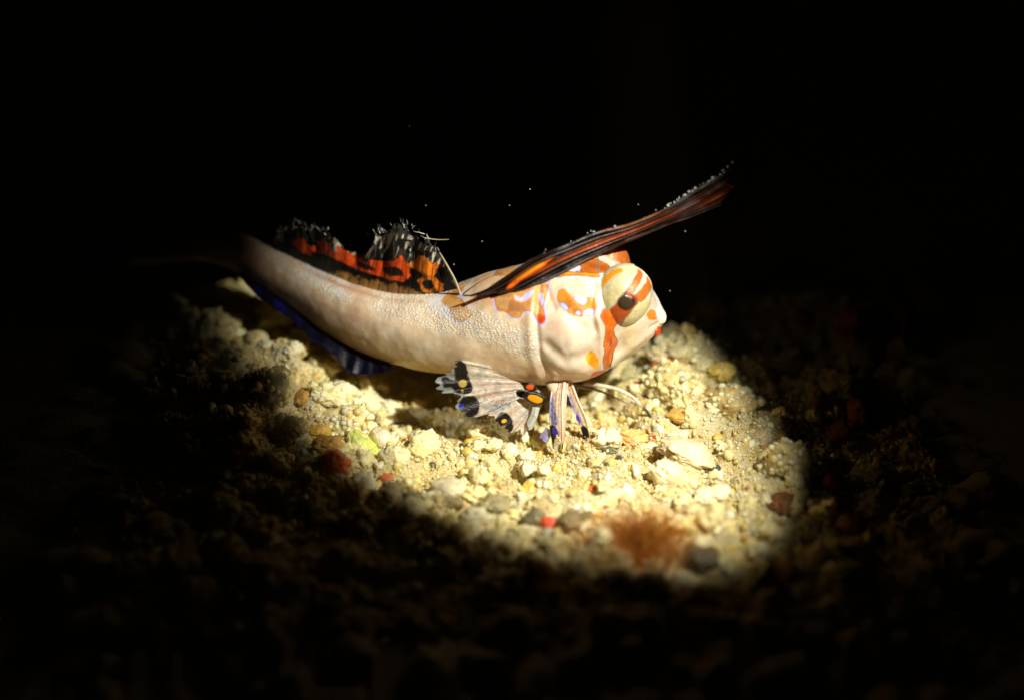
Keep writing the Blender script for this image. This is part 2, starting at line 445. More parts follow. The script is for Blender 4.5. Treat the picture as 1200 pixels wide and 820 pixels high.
def encrusted(name, px, py, w_, h_, col, label, n=160, cat='sand clump', seed=1, gs=.05):
    """a lump of cemented grains: core + grains, one thing"""
    o = blob(name, px, py, w_, h_, col, label, cat, sub=3, rough=.25, seed=seed)
    r = np.random.default_rng(seed)
    me = o.data; nv = len(me.vertices); vv = np.zeros(nv * 3); me.vertices.foreach_get('co', vv); vv = vv.reshape(-1, 3)
    pick = vv[r.choice(nv, n)]
    v0, f0 = ICO[1]; k = len(v0)
    sc = r.uniform(.4, 1.0, (n, 1, 1)) ** 1.5 * gs * r.uniform(.6, 1.3, (n, 1, 3))
    P = v0[None] * (1 + r.uniform(-.12, .12, (n, k, 1))) * sc + pick[:, None, :]
    F = f0[None] + (np.arange(n) * k)[:, None, None]
    c = PAL[r.choice(4, n)] * r.uniform(.85, 1.1, (n, 1)); c = np.repeat(c[:, None], k, 1)
    g = mesh_np('grain_crust', P.reshape(-1, 3), F.reshape(-1, 3), M_grain, o, np.clip(c, 0, .95).reshape(-1, 3))
    g['kind'] = 'stuff'
    return o

cream = (.78, .70, .48); white = (.88, .86, .76); ochre = (.62, .42, .12); tan = (.55, .40, .2); brick = (.5, .10, .03); dark = (.17, .16, .09)
BL = [
 ('red_pebble', 390, 541, 40, 30, (.62, .16, .04), 'orange red pebble at the lower left rim of the lit sand', dict(ang=-20, col2=(.6, .36, .15))),
 ('ochre_pebble', 383, 522, 34, 22, (.55, .34, .1), 'ochre brown pebble lying just above the orange red pebble', {}),
 ('lime_pebble', 424, 521, 46, 22, (.72, .74, .36), 'pale pebble with a lime green patch beside a milky lilac pebble', dict(ang=-30, col2=(.6, .68, .14))),
 ('milky_pebble', 446, 513, 30, 24, (.76, .70, .58), 'smooth milky lilac white pebble above the lime pebble', dict(ang=-35, rough=.08)),
 ('milky_pebble', 526, 574, 42, 26, (.78, .72, .56), 'large milky pinkish pebble near the front edge of the light', dict(rough=.12)),
 ('grey_pebble', 562, 562, 26, 28, (.7, .62, .4), 'dull grey beige lump standing beside the large milky pebble', {}),
 ('cream_lump', 463, 535, 38, 28, (.80, .74, .52), 'plain cream lump between the lime pebble and the sand in front', {}),
 ('ochre_pebble', 372, 506, 30, 16, (.70, .46, .10), 'small mustard yellow pebble behind the ochre brown one', {}),
 ('cream_lump', 497, 520, 40, 34, (.82, .75, .5), 'rounded cream lump below the black tipped fan fin', {}),
 ('pale_block', 597, 527, 22, 18, (.86, .82, .66), 'squarish pale block lying below the fin spot with yellow centre', dict(rough=.3, ang=25)),
 ('cream_lump', 560, 508, 30, 22, (.78, .70, .45), 'knobbly cream lump under the round black fin spot', {}),
 ('coral_crumb', 380, 462, 42, 30, (.80, .74, .52), 'branchy cream coral crumb standing left of the black anal fin', dict(rough=.5)),
 ('coral_crumb', 345, 408, 22, 20, (.80, .74, .6), 'tiny knobbly coral crumb nearest the tail underside', dict(rough=.5)),
 ('coral_crumb', 352, 432, 26, 20, (.78, .66, .42), 'knobbly tan crumb below the tiny coral crumb', dict(rough=.5)),
 ('white_chip', 371, 425, 14, 24, (.84, .8, .64), 'oval white chip leaning beside the black anal fin', dict(ang=30, rough=.1)),
 ('coral_crumb', 427, 470, 44, 22, (.85, .80, .62), 'jagged bright coral crumb lying in front of the anal fin tip', dict(rough=.55)),
 ('coral_crumb', 457, 480, 26, 24, (.86, .80, .58), 'rounded bright crumb beside the jagged coral crumb', dict(rough=.3)),
 ('amber_pebble', 355, 466, 20, 18, (.5, .3, .08), 'small amber pebble in the half shade on the left', {}),
 ('orange_chip', 486, 510, 18, 7, (.75, .22, .1), 'thin salmon orange chip on the sand left of the fin', dict(ang=20, rough=.3)),
 ('orange_chip', 694, 572, 18, 7, (.8, .15, .05), 'bright red orange chip alone in front of the finger rays', dict(ang=5, rough=.4)),
 ('orange_chip', 453, 561, 16, 10, (.7, .2, .1), 'small coral pink chip at the lower left front of the lit sand', dict(rough=.4)),
 ('yellow_chip', 622, 571, 26, 13, (.80, .55, .12), 'yellow ochre chip in the middle of the front sand', dict(rough=.4)),
 ('yellow_chip', 683, 555, 10, 9, (.85, .5, .12), 'tiny orange yellow chip right of the yellow ochre chip', dict(rough=.3)),
 ('white_chip', 745, 551, 9, 20, white, 'upright bone white splinter right of the front sand centre', dict(ang=15, rough=.3)),
 ('white_chip', 736, 574, 12, 18, white, 'leaning bone white splinter below the upright one', dict(ang=40, rough=.35)),
 ('white_chip', 678, 594, 14, 9, (.88, .88, .82), 'glossy white bead at the dark front edge', dict(rough=.1)),
 ('white_chip', 855, 604, 9, 15, white, 'small white grain standing right of the orange tuft', dict(ang=-25, rough=.15)),
 ('dark_bead', 841, 549, 8, 12, (.035, .05, .04), 'shiny dark green bead on the right hand sand', dict(rough=.05, ang=10)),
 ('dark_bead', 838, 471, 16, 13, (.14, .15, .06), 'olive glassy bead lodged under the sand clump', dict(rough=.1)),
 ('dark_chip', 714, 529, 16, 7, (.12, .13, .09), 'dark grey green shell chip right of the finger rays', dict(ang=-15, rough=.4)),
 ('dark_chip', 727, 537, 12, 5, (.06, .06, .05), 'slim black splinter touching the dark green chip', dict(ang=-50, rough=.3)),
 ('yellow_block', 848, 434, 34, 24, (.78, .62, .2), 'yellow translucent block on top of the right hummock', dict(rough=.3, ang=10)),
 ('grey_crystal', 822, 428, 26, 18, (.62, .58, .4), 'greyish crystal left of the yellow block', dict(rough=.4)),
 ('red_crust', 786, 427, 46, 12, (.48, .10, .04), 'dark red algae crust on the ridge behind the snout', dict(rough=.5)),
 ('red_pebble', 749, 455, 18, 20, (.6, .1, .03), 'glossy red orange bead left of the grainy sand clump', dict(rough=.12)),
 ('white_chip', 762, 430, 13, 4, (.92, .9, .85), 'thin white sliver lying on the dark red crust', dict(rough=.2)),
 ('clear_crystal', 714, 432, 18, 14, (.82, .8, .66), 'clear cubic crystal directly under the orange cheek stripe', dict(rough=.25, mat=M_glass)),
 ('clear_crystal', 737, 437, 20, 22, (.66, .65, .45), 'large cloudy crystal under the jaw', dict(rough=.3, mat=M_glass)),
 ('grey_crystal', 768, 413, 26, 14, (.5, .46, .32), 'dull grain behind the mouth in half shade', dict(rough=.3)),
 ('grey_crystal', 795, 413, 30, 16, (.55, .5, .34), 'beige lump on the ridge right of the mouth', dict(rough=.3)),
 ('amber_pebble', 800, 488, 36, 18, (.62, .40, .12), 'amber slab in the hollow under the sand clump', dict(rough=.2)),
 ('amber_pebble', 742, 513, 36, 17, (.74, .44, .18), 'peach coloured shell fragment left of the pinkish slope', dict(rough=.35)),
 ('red_grain', 767, 512, 6, 6, (.6, .06, .03), 'pinhead red grain beside the peach shell fragment', dict(rough=.1)),
 ('amber_pebble', 842, 512, 14, 6, (.75, .5, .1), 'small mustard flake right of the amber slab', dict(rough=.2)),
 ('pink_slab', 806, 528, 70, 24, (.72, .62, .46), 'large pinkish smooth slab half sunk in the right hand sand', dict(rough=.22, ang=-18, sink=.8)),
 ('cream_slab', 790, 556, 60, 34, (.80, .73, .55), 'broad pale smooth slab sloping down in front of the pinkish one', dict(rough=.25, ang=-30, sink=.8)),
 ('cream_lump', 843, 577, 30, 22, (.76, .70, .55), 'rounded beige pebble right of the broad pale slab', dict(rough=.1)),
 ('amber_pebble', 918, 514, 18, 16, (.5, .3, .08), 'round amber pebble near the right edge of the light', dict(rough=.1)),
 ('cream_lump', 903, 551, 16, 13, (.82, .78, .62), 'round cream pebble near the right rim', dict(rough=.12)),
 ('cream_lump', 893, 512, 30, 22, (.62, .54, .38), 'dull tan lump left of the round amber pebble', {}),
 ('grey_pebble', 810, 600, 30, 26, (.6, .54, .34), 'grey speckled lump right of the orange tuft', dict(rough=.3)),
 ('orange_chip', 848, 611, 14, 7, (.7, .3, .08), 'small orange flake under the white grain by the rim', dict(rough=.3)),
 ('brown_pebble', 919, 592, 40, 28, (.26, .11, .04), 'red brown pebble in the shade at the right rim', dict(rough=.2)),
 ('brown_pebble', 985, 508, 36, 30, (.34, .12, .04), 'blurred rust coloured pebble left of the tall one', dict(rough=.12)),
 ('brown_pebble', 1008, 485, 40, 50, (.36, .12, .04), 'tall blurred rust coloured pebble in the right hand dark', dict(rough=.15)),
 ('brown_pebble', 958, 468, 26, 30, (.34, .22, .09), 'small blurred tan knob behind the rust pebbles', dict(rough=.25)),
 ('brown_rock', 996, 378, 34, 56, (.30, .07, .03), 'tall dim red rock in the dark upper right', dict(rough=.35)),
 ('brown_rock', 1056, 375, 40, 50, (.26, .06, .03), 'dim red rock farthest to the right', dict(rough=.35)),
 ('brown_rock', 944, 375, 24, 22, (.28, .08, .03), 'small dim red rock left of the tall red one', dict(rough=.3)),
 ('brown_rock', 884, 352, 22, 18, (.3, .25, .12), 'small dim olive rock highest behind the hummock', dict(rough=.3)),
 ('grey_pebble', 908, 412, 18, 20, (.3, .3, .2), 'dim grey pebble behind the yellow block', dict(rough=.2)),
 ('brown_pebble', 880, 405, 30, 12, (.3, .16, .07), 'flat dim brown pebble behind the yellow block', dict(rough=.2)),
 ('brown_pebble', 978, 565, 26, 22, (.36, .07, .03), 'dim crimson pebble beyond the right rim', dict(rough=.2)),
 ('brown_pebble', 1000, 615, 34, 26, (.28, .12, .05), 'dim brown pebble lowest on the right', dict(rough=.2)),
 ('shade_dark_pebble', 688, 608, 22, 22, dark, 'round dark olive ball left of the orange tuft', dict(rough=.1)),  # front rim lumps: lack of light put into their dark colour
 ('shade_dark_pebble', 668, 611, 30, 28, (.2, .18, .1), 'larger dark olive lump beside the round dark ball', dict(rough=.2)),
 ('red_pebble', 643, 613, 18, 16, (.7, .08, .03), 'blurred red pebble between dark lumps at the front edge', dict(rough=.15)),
 ('shade_dark_pebble', 627, 608, 24, 26, (.2, .18, .1), 'dark lump left of the blurred red pebble', dict(rough=.2)),
 ('shade_dark_pebble', 580, 592, 36, 22, (.3, .26, .15), 'dark knob on the front rim under the fan fin', dict(rough=.35)),
 ('shade_dark_pebble', 527, 590, 30, 16, (.28, .24, .14), 'low dark knob in front of the milky pinkish pebble', dict(rough=.35)),
 ('shade_dark_pebble', 483, 585, 24, 20, (.26, .24, .14), 'dark knob at the front rim farthest left', dict(rough=.35)),
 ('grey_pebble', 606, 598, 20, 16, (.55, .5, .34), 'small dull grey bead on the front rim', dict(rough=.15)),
 ('shade_dark_pebble', 820, 655, 40, 26, (.14, .12, .08), 'wide dark lump in the shade under the orange tuft', dict(rough=.3)),
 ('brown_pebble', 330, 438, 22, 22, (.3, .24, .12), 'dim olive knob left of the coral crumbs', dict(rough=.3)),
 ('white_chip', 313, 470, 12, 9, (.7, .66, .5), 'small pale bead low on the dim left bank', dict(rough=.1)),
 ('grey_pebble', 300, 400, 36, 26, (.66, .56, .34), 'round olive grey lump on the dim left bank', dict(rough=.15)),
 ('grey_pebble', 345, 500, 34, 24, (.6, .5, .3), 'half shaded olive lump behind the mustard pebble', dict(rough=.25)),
]
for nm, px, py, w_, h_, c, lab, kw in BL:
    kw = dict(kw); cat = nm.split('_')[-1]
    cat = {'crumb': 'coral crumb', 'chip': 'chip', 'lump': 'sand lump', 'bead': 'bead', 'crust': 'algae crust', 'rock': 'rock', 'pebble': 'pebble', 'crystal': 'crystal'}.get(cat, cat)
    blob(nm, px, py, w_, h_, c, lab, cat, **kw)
# a dense scatter of cream coral crumbs, each one a thing
crumb_src = []; crumbs = []
for k in range(230):
    fx = random.uniform(-3.4, 3.6); fy = random.uniform(-2.9, 1.1) - .35 * fx
    if k < 14:
        o = blob('coral_crumb', 0, 0, 20, 17, [(.80, .70, .42), (.84, .76, .52), (.76, .64, .34), (.86, .80, .62)][k % 4], '', sub=3, rough=.5, P=(0, 0, 0), seed=300 + k)
        crumb_src.append(o)
    else:
        o = crumb_src[k % 14].copy(); COL.objects.link(o)
    sc_ = random.uniform(.55, 1.35) if random.random() < .8 else random.uniform(1.3, 1.9)
    sc_ *= .88; o.scale = (sc_, sc_, sc_ * .9); o.rotation_euler = (random.uniform(-.6, .6), random.uniform(-.6, .6), random.uniform(0, 6.3))
    o.location = (fx, fy, float(Hs(fx, fy)) + .035 * sc_)
    crumbs.append((o, fx, fy, sc_, k % 14 % 4))
LM = [(390, 541, 'the orange red pebble'), (424, 521, 'the lime green pebble'), (446, 513, 'the milky lilac pebble'), (526, 574, 'the large milky pinkish pebble'), (552, 500, 'the fan fin spots'), (622, 571, 'the yellow ochre chip'),
      (694, 572, 'the bright red orange chip'), (655, 528, 'the finger ray tips'), (714, 529, 'the dark green shell chip'), (742, 513, 'the peach shell fragment'), (790, 556, 'the broad pale slab'), (848, 434, 'the yellow block'), (787, 450, 'the big grainy clump'),
      (735, 600, 'the orange tuft'), (841, 549, 'the dark green bead'), (919, 592, 'the red brown pebble'), (918, 514, 'the round amber pebble'), (643, 613, 'the blurred red pebble'), (427, 470, 'the black anal fin tip'), (300, 400, 'the round olive grey lump'),
      (345, 500, 'the half shaded olive lump'), (300, 340, 'the tail'), (766, 386, 'the mouth'), (560, 450, 'the belly'), (483, 585, 'the leftmost front knob')]
seen = {}
near_ = []
for o, fx, fy, sc_, tone in crumbs:
    pu, pv = PR(np.array([fx, fy, float(Hs(fx, fy))]))
    d_, lx, ly, ln = min((math.hypot(pu - a, (pv - b_) * 1.6), a, b_, n_) for a, b_, n_ in LM)
    near_.append((d_, o, sc_, tone, pu - lx, pv - ly, ln))
for d_, o, sc_, tone, du, dv, ln in sorted(near_, key=lambda q: q[0]):
    side = ('right of' if du > 0 else 'left of') if abs(du) > abs(dv) * 1.3 else ('in front of' if dv > 0 else 'behind')
    size = 'tiny' if sc_ < .75 else 'small' if sc_ < 1.05 else 'middling' if sc_ < 1.36 else 'large'
    colr = ('straw yellow', 'pale cream', 'dull ochre', 'chalky white')[tone]
    key = (size, colr, side, ln); n_ = seen.get(key, 0); seen[key] = n_ + 1
    lab = '%s %s coral crumb %s%s %s' % (size, colr, ('nearest ', 'second ', 'third ', 'fourth ', 'fifth ')[min(n_, 4)], side, ln)
    tag(o, lab, 'coral crumb', 'cream coral crumbs scattered over the lit sand')
encrusted('sand_clump', 787, 450, 72, 50, (.66, .55, .3), 'big rounded clump of cemented cream grains right of the thin fin ray', 260, seed=5, gs=.055)
encrusted('sand_clump', 858, 470, 60, 44, (.55, .42, .2), 'lower grainy clump right of the olive bead', 170, seed=8, gs=.05)
encrusted('sand_clump', 520, 496, 54, 34, (.7, .6, .36), 'grainy cream clump under the fan fin tips', 150, seed=12, gs=.05)
encrusted('sand_clump', 400, 494, 66, 40, (.72, .62, .38), 'grainy bright clump below the black anal fin', 200, seed=14, gs=.055)
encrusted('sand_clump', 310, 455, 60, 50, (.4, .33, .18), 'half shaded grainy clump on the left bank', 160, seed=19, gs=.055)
encrusted('sand_clump', 930, 540, 60, 44, (.5, .42, .22), 'grainy clump at the right rim of the light', 170, seed=23, gs=.05)

# orange hydroid tuft, out of focus at the front edge
tuft = bpy.data.objects.new('orange_tuft', None); COL.objects.link(tuft)
tp = G(748, 650); tuft.location = tp
tag(tuft, 'fuzzy amber orange tuft of fine fibres at the front edge of the light', 'tuft')
def strands(name, n, spread, L, rad, cols, parent, seed):
    r = np.random.default_rng(seed); Vs = []; Fs = []; Cs = []; off = 0
    for k in range(n):
        bx, by = r.normal(0, spread * .35), r.normal(0, spread * .3)
        a = bx * 1.1 + r.normal(0, .35); c = r.normal(0, .35); l = L * r.uniform(.5, 1.1)
        t = np.linspace(0, 1, 6)[:, None]
        path = np.array([[bx, by, 0]]) + t * np.array([[a * l, c * l, l]]) + t ** 2 * np.array([[a * l * .5, 0, -.25 * l * abs(a)]])
        for s in range(4):
            ang = s * math.pi / 2
            Vs.append(path + rad * (1 - .8 * t) * np.array([[math.cos(ang), math.sin(ang), 0]]))
        F = []
        for s in range(4):
            for i in range(5):
                F.append((off + s * 6 + i, off + ((s + 1) % 4) * 6 + i, off + ((s + 1) % 4) * 6 + i + 1, off + s * 6 + i + 1))
        Fs += F; off += 24
        cc = np.array(cols[r.integers(len(cols))]) * r.uniform(.8, 1.15); Cs.append(np.repeat(cc[None], 24, 0))
    return mesh_np(name, np.concatenate(Vs), np.array(Fs), M_tuft, parent, np.clip(np.concatenate(Cs), 0, 1))
s_ = strands('fibre', 1100, .58, .5, .0045, [(1, .58, .08), (1, .72, .25), (.95, .42, .04)], tuft, 3); s_['kind'] = 'stuff'
s_ = strands('fibre', 300, .18, .52, .008, [(.45, .12, .02), (.55, .2, .03)], tuft, 4); s_['kind'] = 'stuff'; s_['label'] = 'darker rust brown fibres at the middle of the tuft'

# specks drifting in the water
for px, py, Y, r_, lab in [(480, 148, .3, 3.0, 'tiny pale speck drifting high over the middle of the fish'), (385, 176, .6, 2.6, 'faint speck drifting above the rear dorsal fin'),
        (940, 4, .2, 3.6, 'bluish speck drifting at the very top right'), (860, 79, .8, 2.0, 'faint speck drifting above the sail fin tip'),
        (499, 241, .2, 2.2, 'speck drifting just above the rear dorsal fin tips'), (565, 283, .1, 2.4, 'speck drifting behind the rear dorsal fin'),
        (532, 310, 0, 2.4, 'speck drifting right above the end of the rear dorsal fin'), (621, 222, .3, 2.4, 'speck drifting between sail fin and rear dorsal fin'),
        (803, 271, 0, 2.4, 'speck drifting below the sail fin'), (748, 240, .3, 2.0, 'speck drifting just over the sail fin'), (597, 241, .4, 2.0, 'speck left of the one between both dorsal fins'), (785, 341, 0, 2.2, 'speck drifting right of the eye')]:
    o = blob('drifting_speck', 0, 0, r_ * .8, r_ * .7, (.3, .3, .27), lab, 'speck', sub=1, P=W(px, py, Y), group='specks drifting in the dark water')

# ================================================================== the dragonet
fish = bpy.data.objects.new('dragonet', None); COL.objects.link(fish)
tag(fish, 'cream dragonet with orange and black markings propped on its fins on lit sand', 'fish')
RHO = math.radians(14.0)
FU = np.array([0, -math.sin(RHO), math.cos(RHO)]); FS = np.array([0, math.cos(RHO), math.sin(RHO)])
ALP = TH + RHO
#  px   top  bot  Yc   halfwidth
ST = np.array([
 (150, 286, 308, 3.4, .10), (185, 272, 306, 2.8, .14), (230, 262, 304, 2.15, .18), (275, 270, 318, 1.66, .22), (300, 281, 333, 1.45, .25), (340, 298, 360, 1.2, .29),
 (380, 316, 390, .92, .34), (430, 333, 415, .6, .40), (480, 340, 431, .34, .46), (520, 337, 438, .18, .51), (550, 328, 442, .09, .55), (575, 319, 446, .04, .58), (600, 312, 448, .0, .61),
 (640, 305, 448, -.03, .64), (670, 300, 447, -.02, .63), (695, 298, 441, .0, .60), (715, 303, 431, .02, .54), (735, 315, 418, .05, .46),
 (752, 329, 405, .09, .36), (765, 344, 392, .12, .25), (774, 358, 383, .15, .15), (779, 366, 377, .17, .06)], float)
NU, NV = 1150, 360
su = np.concatenate([np.linspace(150, 520, 480, endpoint=False), np.linspace(520, 780, 670)])
def interp_s(x, col):
    # smooth (monotone-ish) interpolation through stations
    from_x = ST[:, 0]; y = ST[:, col]
    dydx = np.gradient(y, from_x)
    i = np.clip(np.searchsorted(from_x, x) - 1, 0, len(from_x) - 2)
    h = from_x[i + 1] - from_x[i]; t = (x - from_x[i]) / h
    return (2 * t ** 3 - 3 * t ** 2 + 1) * y[i] + (t ** 3 - 2 * t ** 2 + t) * h * dydx[i] + (-2 * t ** 3 + 3 * t ** 2) * y[i + 1] + (t ** 3 - t ** 2) * h * dydx[i + 1]
def body_frame(px):
    px = np.asarray(px, float)
    top = interp_s(px, 1); bot = interp_s(px, 2); Yc = interp_s(px, 3); wd = interp_s(px, 4)
    c = W(px, (top + bot) / 2, Yc)
    sc = ((c - CAMP) @ FWD) / DIST
    e = (bot - top) / 2 * .01 * sc
    wd = np.minimum(wd, e * .98 / math.sin(ALP))
    q = 1.8; wd = np.minimum(wd, e * .9 / math.sin(ALP))
    h = np.maximum(e ** q - (wd * math.sin(ALP)) ** q, (.3 * e) ** q) ** (1 / q) / math.cos(ALP)
    return c, h, wd
def surf(px, t, off=0.0):
    """t: angle round the body, 0 = back, pi/2 = far side, -pi/2 = camera side"""
    c, h, wd = body_frame(px)
    n = 2.25
    ct, st_ = np.cos(t), np.sin(t)
    cc = np.sign(ct) * np.abs(ct) ** (2 / n); ss = np.sign(st_) * np.abs(st_) ** (2 / n)
    return c + ((h + off) * cc)[..., None] * FU + ((wd + off) * ss)[..., None] * FS
tt = np.linspace(-math.pi, math.pi, NV, endpoint=False)
UU, TT = np.meshgrid(su, tt, indexing='ij')
P = surf(UU, TT)
# near-side drawing coordinates; the far side mirrors them
nearm = TT < 0
u, v = PR(P)
TM = -np.abs(TT); um, vm = PR(surf(UU, TM))
u = um; v = vm
# outward direction
cen = surf(UU, TT, -.05); nrm = P - cen; nrm /= np.linalg.norm(nrm, axis=-1)[..., None] + 1e-9
def bump(cx, cy, rx, ry, amp, ang=0, p=2):
    a = math.radians(ang); x = (u - cx) * math.cos(a) + (v - cy) * math.sin(a); y = -(u - cx) * math.sin(a) + (v - cy) * math.cos(a)
    return amp * np.exp(-(np.abs(x / rx) ** p) - (np.abs(y / ry) ** p))
D = 0 * u
D += bump(670, 402, 36, 30, .11)              # cheek / gill cover
D += bump(672, 432, 30, 12, .05, -6)
D -= .026 * np.exp(-(sd_line(u, v, [(633, 335), (629, 380), (633, 415), (645, 440)]) / 3.2) ** 2)    # gill crease
D += .02 * np.exp(-(sd_line(u, v, [(624, 335), (620, 380), (622, 415), (632, 440)]) / 5) ** 2)
D -= .012 * np.exp(-(sd_line(u, v, [(645, 425), (660, 434), (685, 432)]) / 4.5) ** 2)
D -= .012 * np.exp(-(sd_line(u, v, [(655, 428), (668, 438), (690, 438)]) / 3.5) ** 2)
D -= .02 * np.exp(-(sd_line(u, v, [(640, 330), (645, 350), (650, 362)]) / 3) ** 2)
D -= .045 * bump(728, 400, 8, 26, 1, 10)        # hollow of the jaw in front of the stripe
D += .03 * np.exp(-(sd_line(u, v, [(699, 372), (706, 395), (706, 425)]) / 5) ** 2)
D += .03 * np.exp(-(sd_line(u, v, [(760, 366), (772, 372)]) / 4) ** 2)
D -= .03 * np.exp(-(sd_line(u, v, [(762, 384), (776, 376)]) / 1.8) ** 2)
D += bump(592, 316, 17, 7, .09)
D += bump(722, 372, 28, 20, .02)
D += bump(706, 380, 8, 26, .03, 0)
D -= .03 * bump(650, 352, 9, 20, 1, 0)
D += bump(672, 352, 14, 10, .03)
D -= .035 * np.exp(-(sd_line(u, v, [(697, 335), (692, 358), (697, 385)]) / 4.5) ** 2)
D += bump(686, 424, 18, 11, .045, -12) + bump(652, 420, 12, 14, .03) + bump(655, 372, 10, 14, .025)
D -= .03 * np.exp(-(sd_line(u, v, [(640, 402), (662, 414), (690, 410)]) / 6) ** 2)
D += .035 * np.exp(-(sd_line(u, v, [(718, 425), (738, 410), (762, 388)]) / 4) ** 2)
D += .02 * np.clip(fbm(P * 3.2, 2, 35), -1, 1) * sst(600, 650, u)
D += .012 * fbm(P * 2.2, 3, 31) + .004 * fbm(P * 7, 3, 32)
P = P + nrm * D[..., None]
# ---- pigment
cols = np.zeros(u.shape + (4,)); cols[..., 3] = 1
base = np.array(srgb(226, 204, 172)); 
cols[..., :3] = base
warp = 1.6 * fbm(P * 6, 3, 55); uw = u + warp; vw = v + 1.6 * fbm(P * 6 + 9, 3, 56)
paint(cols, .55 * sst(520, 330, u), srgb(196, 160, 128))
paint(cols, .85 * sst(600, 650, u), srgb(216, 200, 180))
belly = sst(.2, -.85, np.cos(TT))
paint(cols, .75 * belly * sst(660, 560, u), srgb(224, 186, 88))
paint(cols, .35 * np.clip(fbm(P * 1.6, 3, 57), 0, 1), srgb(214, 158, 130))
paint(cols, .35 * sst(.0, .7, fbm(P * 5.0, 4, 58)), srgb(236, 228, 214))
paint(cols, .3 * sst(.1, .8, fbm(P * 7.0 + 3, 4, 59)), srgb(190, 150, 112))
for x_0, y_0, r_0 in ((364, 322, 7), (398, 342, 9), (376, 330, 6), (505, 352, 8)): paint(cols, .6 * np.exp(-(((u - x_0) / r_0) ** 2 + ((v - y_0) / r_0 * 1.4) ** 2)), srgb(206, 224, 236))  # bluish highlights painted into the flank colour
# amber back band
dtop = v - interp_s(UU, 1)
back = sst(19, 6, dtop + 3 * fbm(P * 3, 2, 60)) * sst(545, 525, u) * sst(335, 385, u)
paint(cols, .85 * back, srgb(158, 98, 34))
# dusk pink between the pearl patches
paint(cols, .45 * np.exp(-((u - 415) / 16) ** 2), srgb(196, 158, 130))
paint(cols, .35 * np.exp(-(((u - 656) / 12) ** 2 + ((v - 383) / 10) ** 2)), srgb(215, 140, 110))
paint(cols, .4 * np.exp(-(((u - 663) / 7) ** 2 + ((v - 399) / 6) ** 2)), srgb(140, 125, 115))
paint(cols, .35 * np.exp(-(((u - 645) / 6) ** 2 + ((v - 345) / 22) ** 2)), srgb(225, 140, 90))
paint(cols, .35 * np.exp(-((sd_line(u, v, [(655, 425), (672, 434), (690, 440)])) / 4) ** 2), srgb(190, 140, 100))
paint(cols, .5 * np.exp(-(((u - 738) / 14) ** 2 + ((v - 398) / 22) ** 2)), srgb(205, 175, 105))  # tan shade between stripe and snout painted into the skin
A = lambda pts: Z(560, 250, 5, pts)
B = lambda pts: Z(620, 350, 7.456, pts)
E2 = lambda pts: Z(640, 280, 7.456, pts)
C = lambda pts: Z(260, 240, 3.903, pts)
LAV = srgb(196, 196, 250); ORG = srgb(226, 112, 22); YEL = srgb(238, 158, 22); BRN = srgb(190, 120, 45)
def patch(poly, fill, edge=None, ew=1.0, out=None, ow=.8, halo=None, hw=3, soft=.5, warpk=.5):
    d = sd_poly(u + warp * warpk, v + warp * warpk * .7, rnd(poly, 3)) + .7 * fray
    if halo is not None: paint(cols, sst(hw + 1.5, hw * .3, d) * sst(-.35, .25, fbm(np.stack([u * .09, v * .09, 0 * u + len(poly)], -1), 2, 91)) * .9, halo)
    if out is not None: paint(cols, sst(ow + soft, ow - soft, d), out)
    if edge is not None: paint(cols, sst(soft, -soft, d), edge); paint(cols, sst(-ew + soft, -ew - soft * 2, d), fill)
    else: paint(cols, sst(soft, -soft, d), fill)
    if np.mean(fill) < .45: cols[..., :3] *= (1 - .38 * sst(soft, -2, d) * mott)[..., None] ** np.array([.6, 1, 1.3])
    elif halo is None: paint(cols, .25 * sst(0, -1, d) * mott, srgb(226, 208, 180))
DK = srgb(60, 32, 30)
fray = fbm(P * 20, 2, 72)
mott = sst(-.1, .6, fbm(P * 11, 4, 71))
# dark root line of the sail fin, ochre band and pale hump on the far shoulder
paint(cols, .8 * sst(4, 1, sd_line(u, v, [(556, 330), (580, 322), (612, 320)])) * (v < 330), srgb(196, 140, 60))
paint(cols, .9 * sst(6, 3, sd_line(u, v, [(574, 314), (590, 309), (612, 312)])), srgb(236, 230, 214))
paint(cols, .95 * sst(1.5, .6, sd_line(u + warp, v, [(541, 338), (538, 343), (544, 347), (560, 347.5), (580, 346)])), srgb(60, 26, 12))
paint(cols, .5 * sst(9, 2, sd_line(u, v, [(570, 352), (600, 350), (622, 344)])), srgb(214, 150, 100))
paint(cols, .45 * sst(8, -4, sd_poly(u + warp * 2, v + warp * 2, [(552, 338), (640, 318), (640, 352), (600, 362), (560, 358)])), srgb(214, 158, 112))
# saddle at the end of the rear dorsal fin
patch(C([(1000, 430), (1080, 425), (1108, 455), (1138, 505), (1095, 532), (1062, 520), (1040, 470)]), srgb(215, 165, 95), YEL, 1.0, srgb(110, 70, 60), .6, LAV, 4)
patch(C([(940, 430), (1000, 440), (1035, 490), (1045, 515), (1000, 505), (960, 465)]), srgb(226, 222, 226), soft=2)
# scalloped saddle in front of the sail fin base
patch([(581, 345), (600, 335), (638, 330), (640, 345), (636, 360), (638, 375), (633, 379), (627, 371), (620, 364), (612, 366), (608, 372), (600, 371), (591, 364), (584, 364), (580, 352)], srgb(206, 158, 104), srgb(226, 150, 40), 1.5, srgb(110, 70, 90), .7, LAV, 3.5, soft=.8)
patch(A([(215, 480), (250, 492), (300, 458), (335, 458), (305, 500), (262, 520), (222, 508)]), LAV, YEL, .0, YEL, 1.4, soft=.5)
patch(A([(362, 470), (380, 470), (385, 520), (375, 545), (365, 510)]), LAV, soft=.6)
patch(A([(340, 590), (392, 600), (390, 630), (365, 648)]), srgb(235, 95, 20), soft=.8)
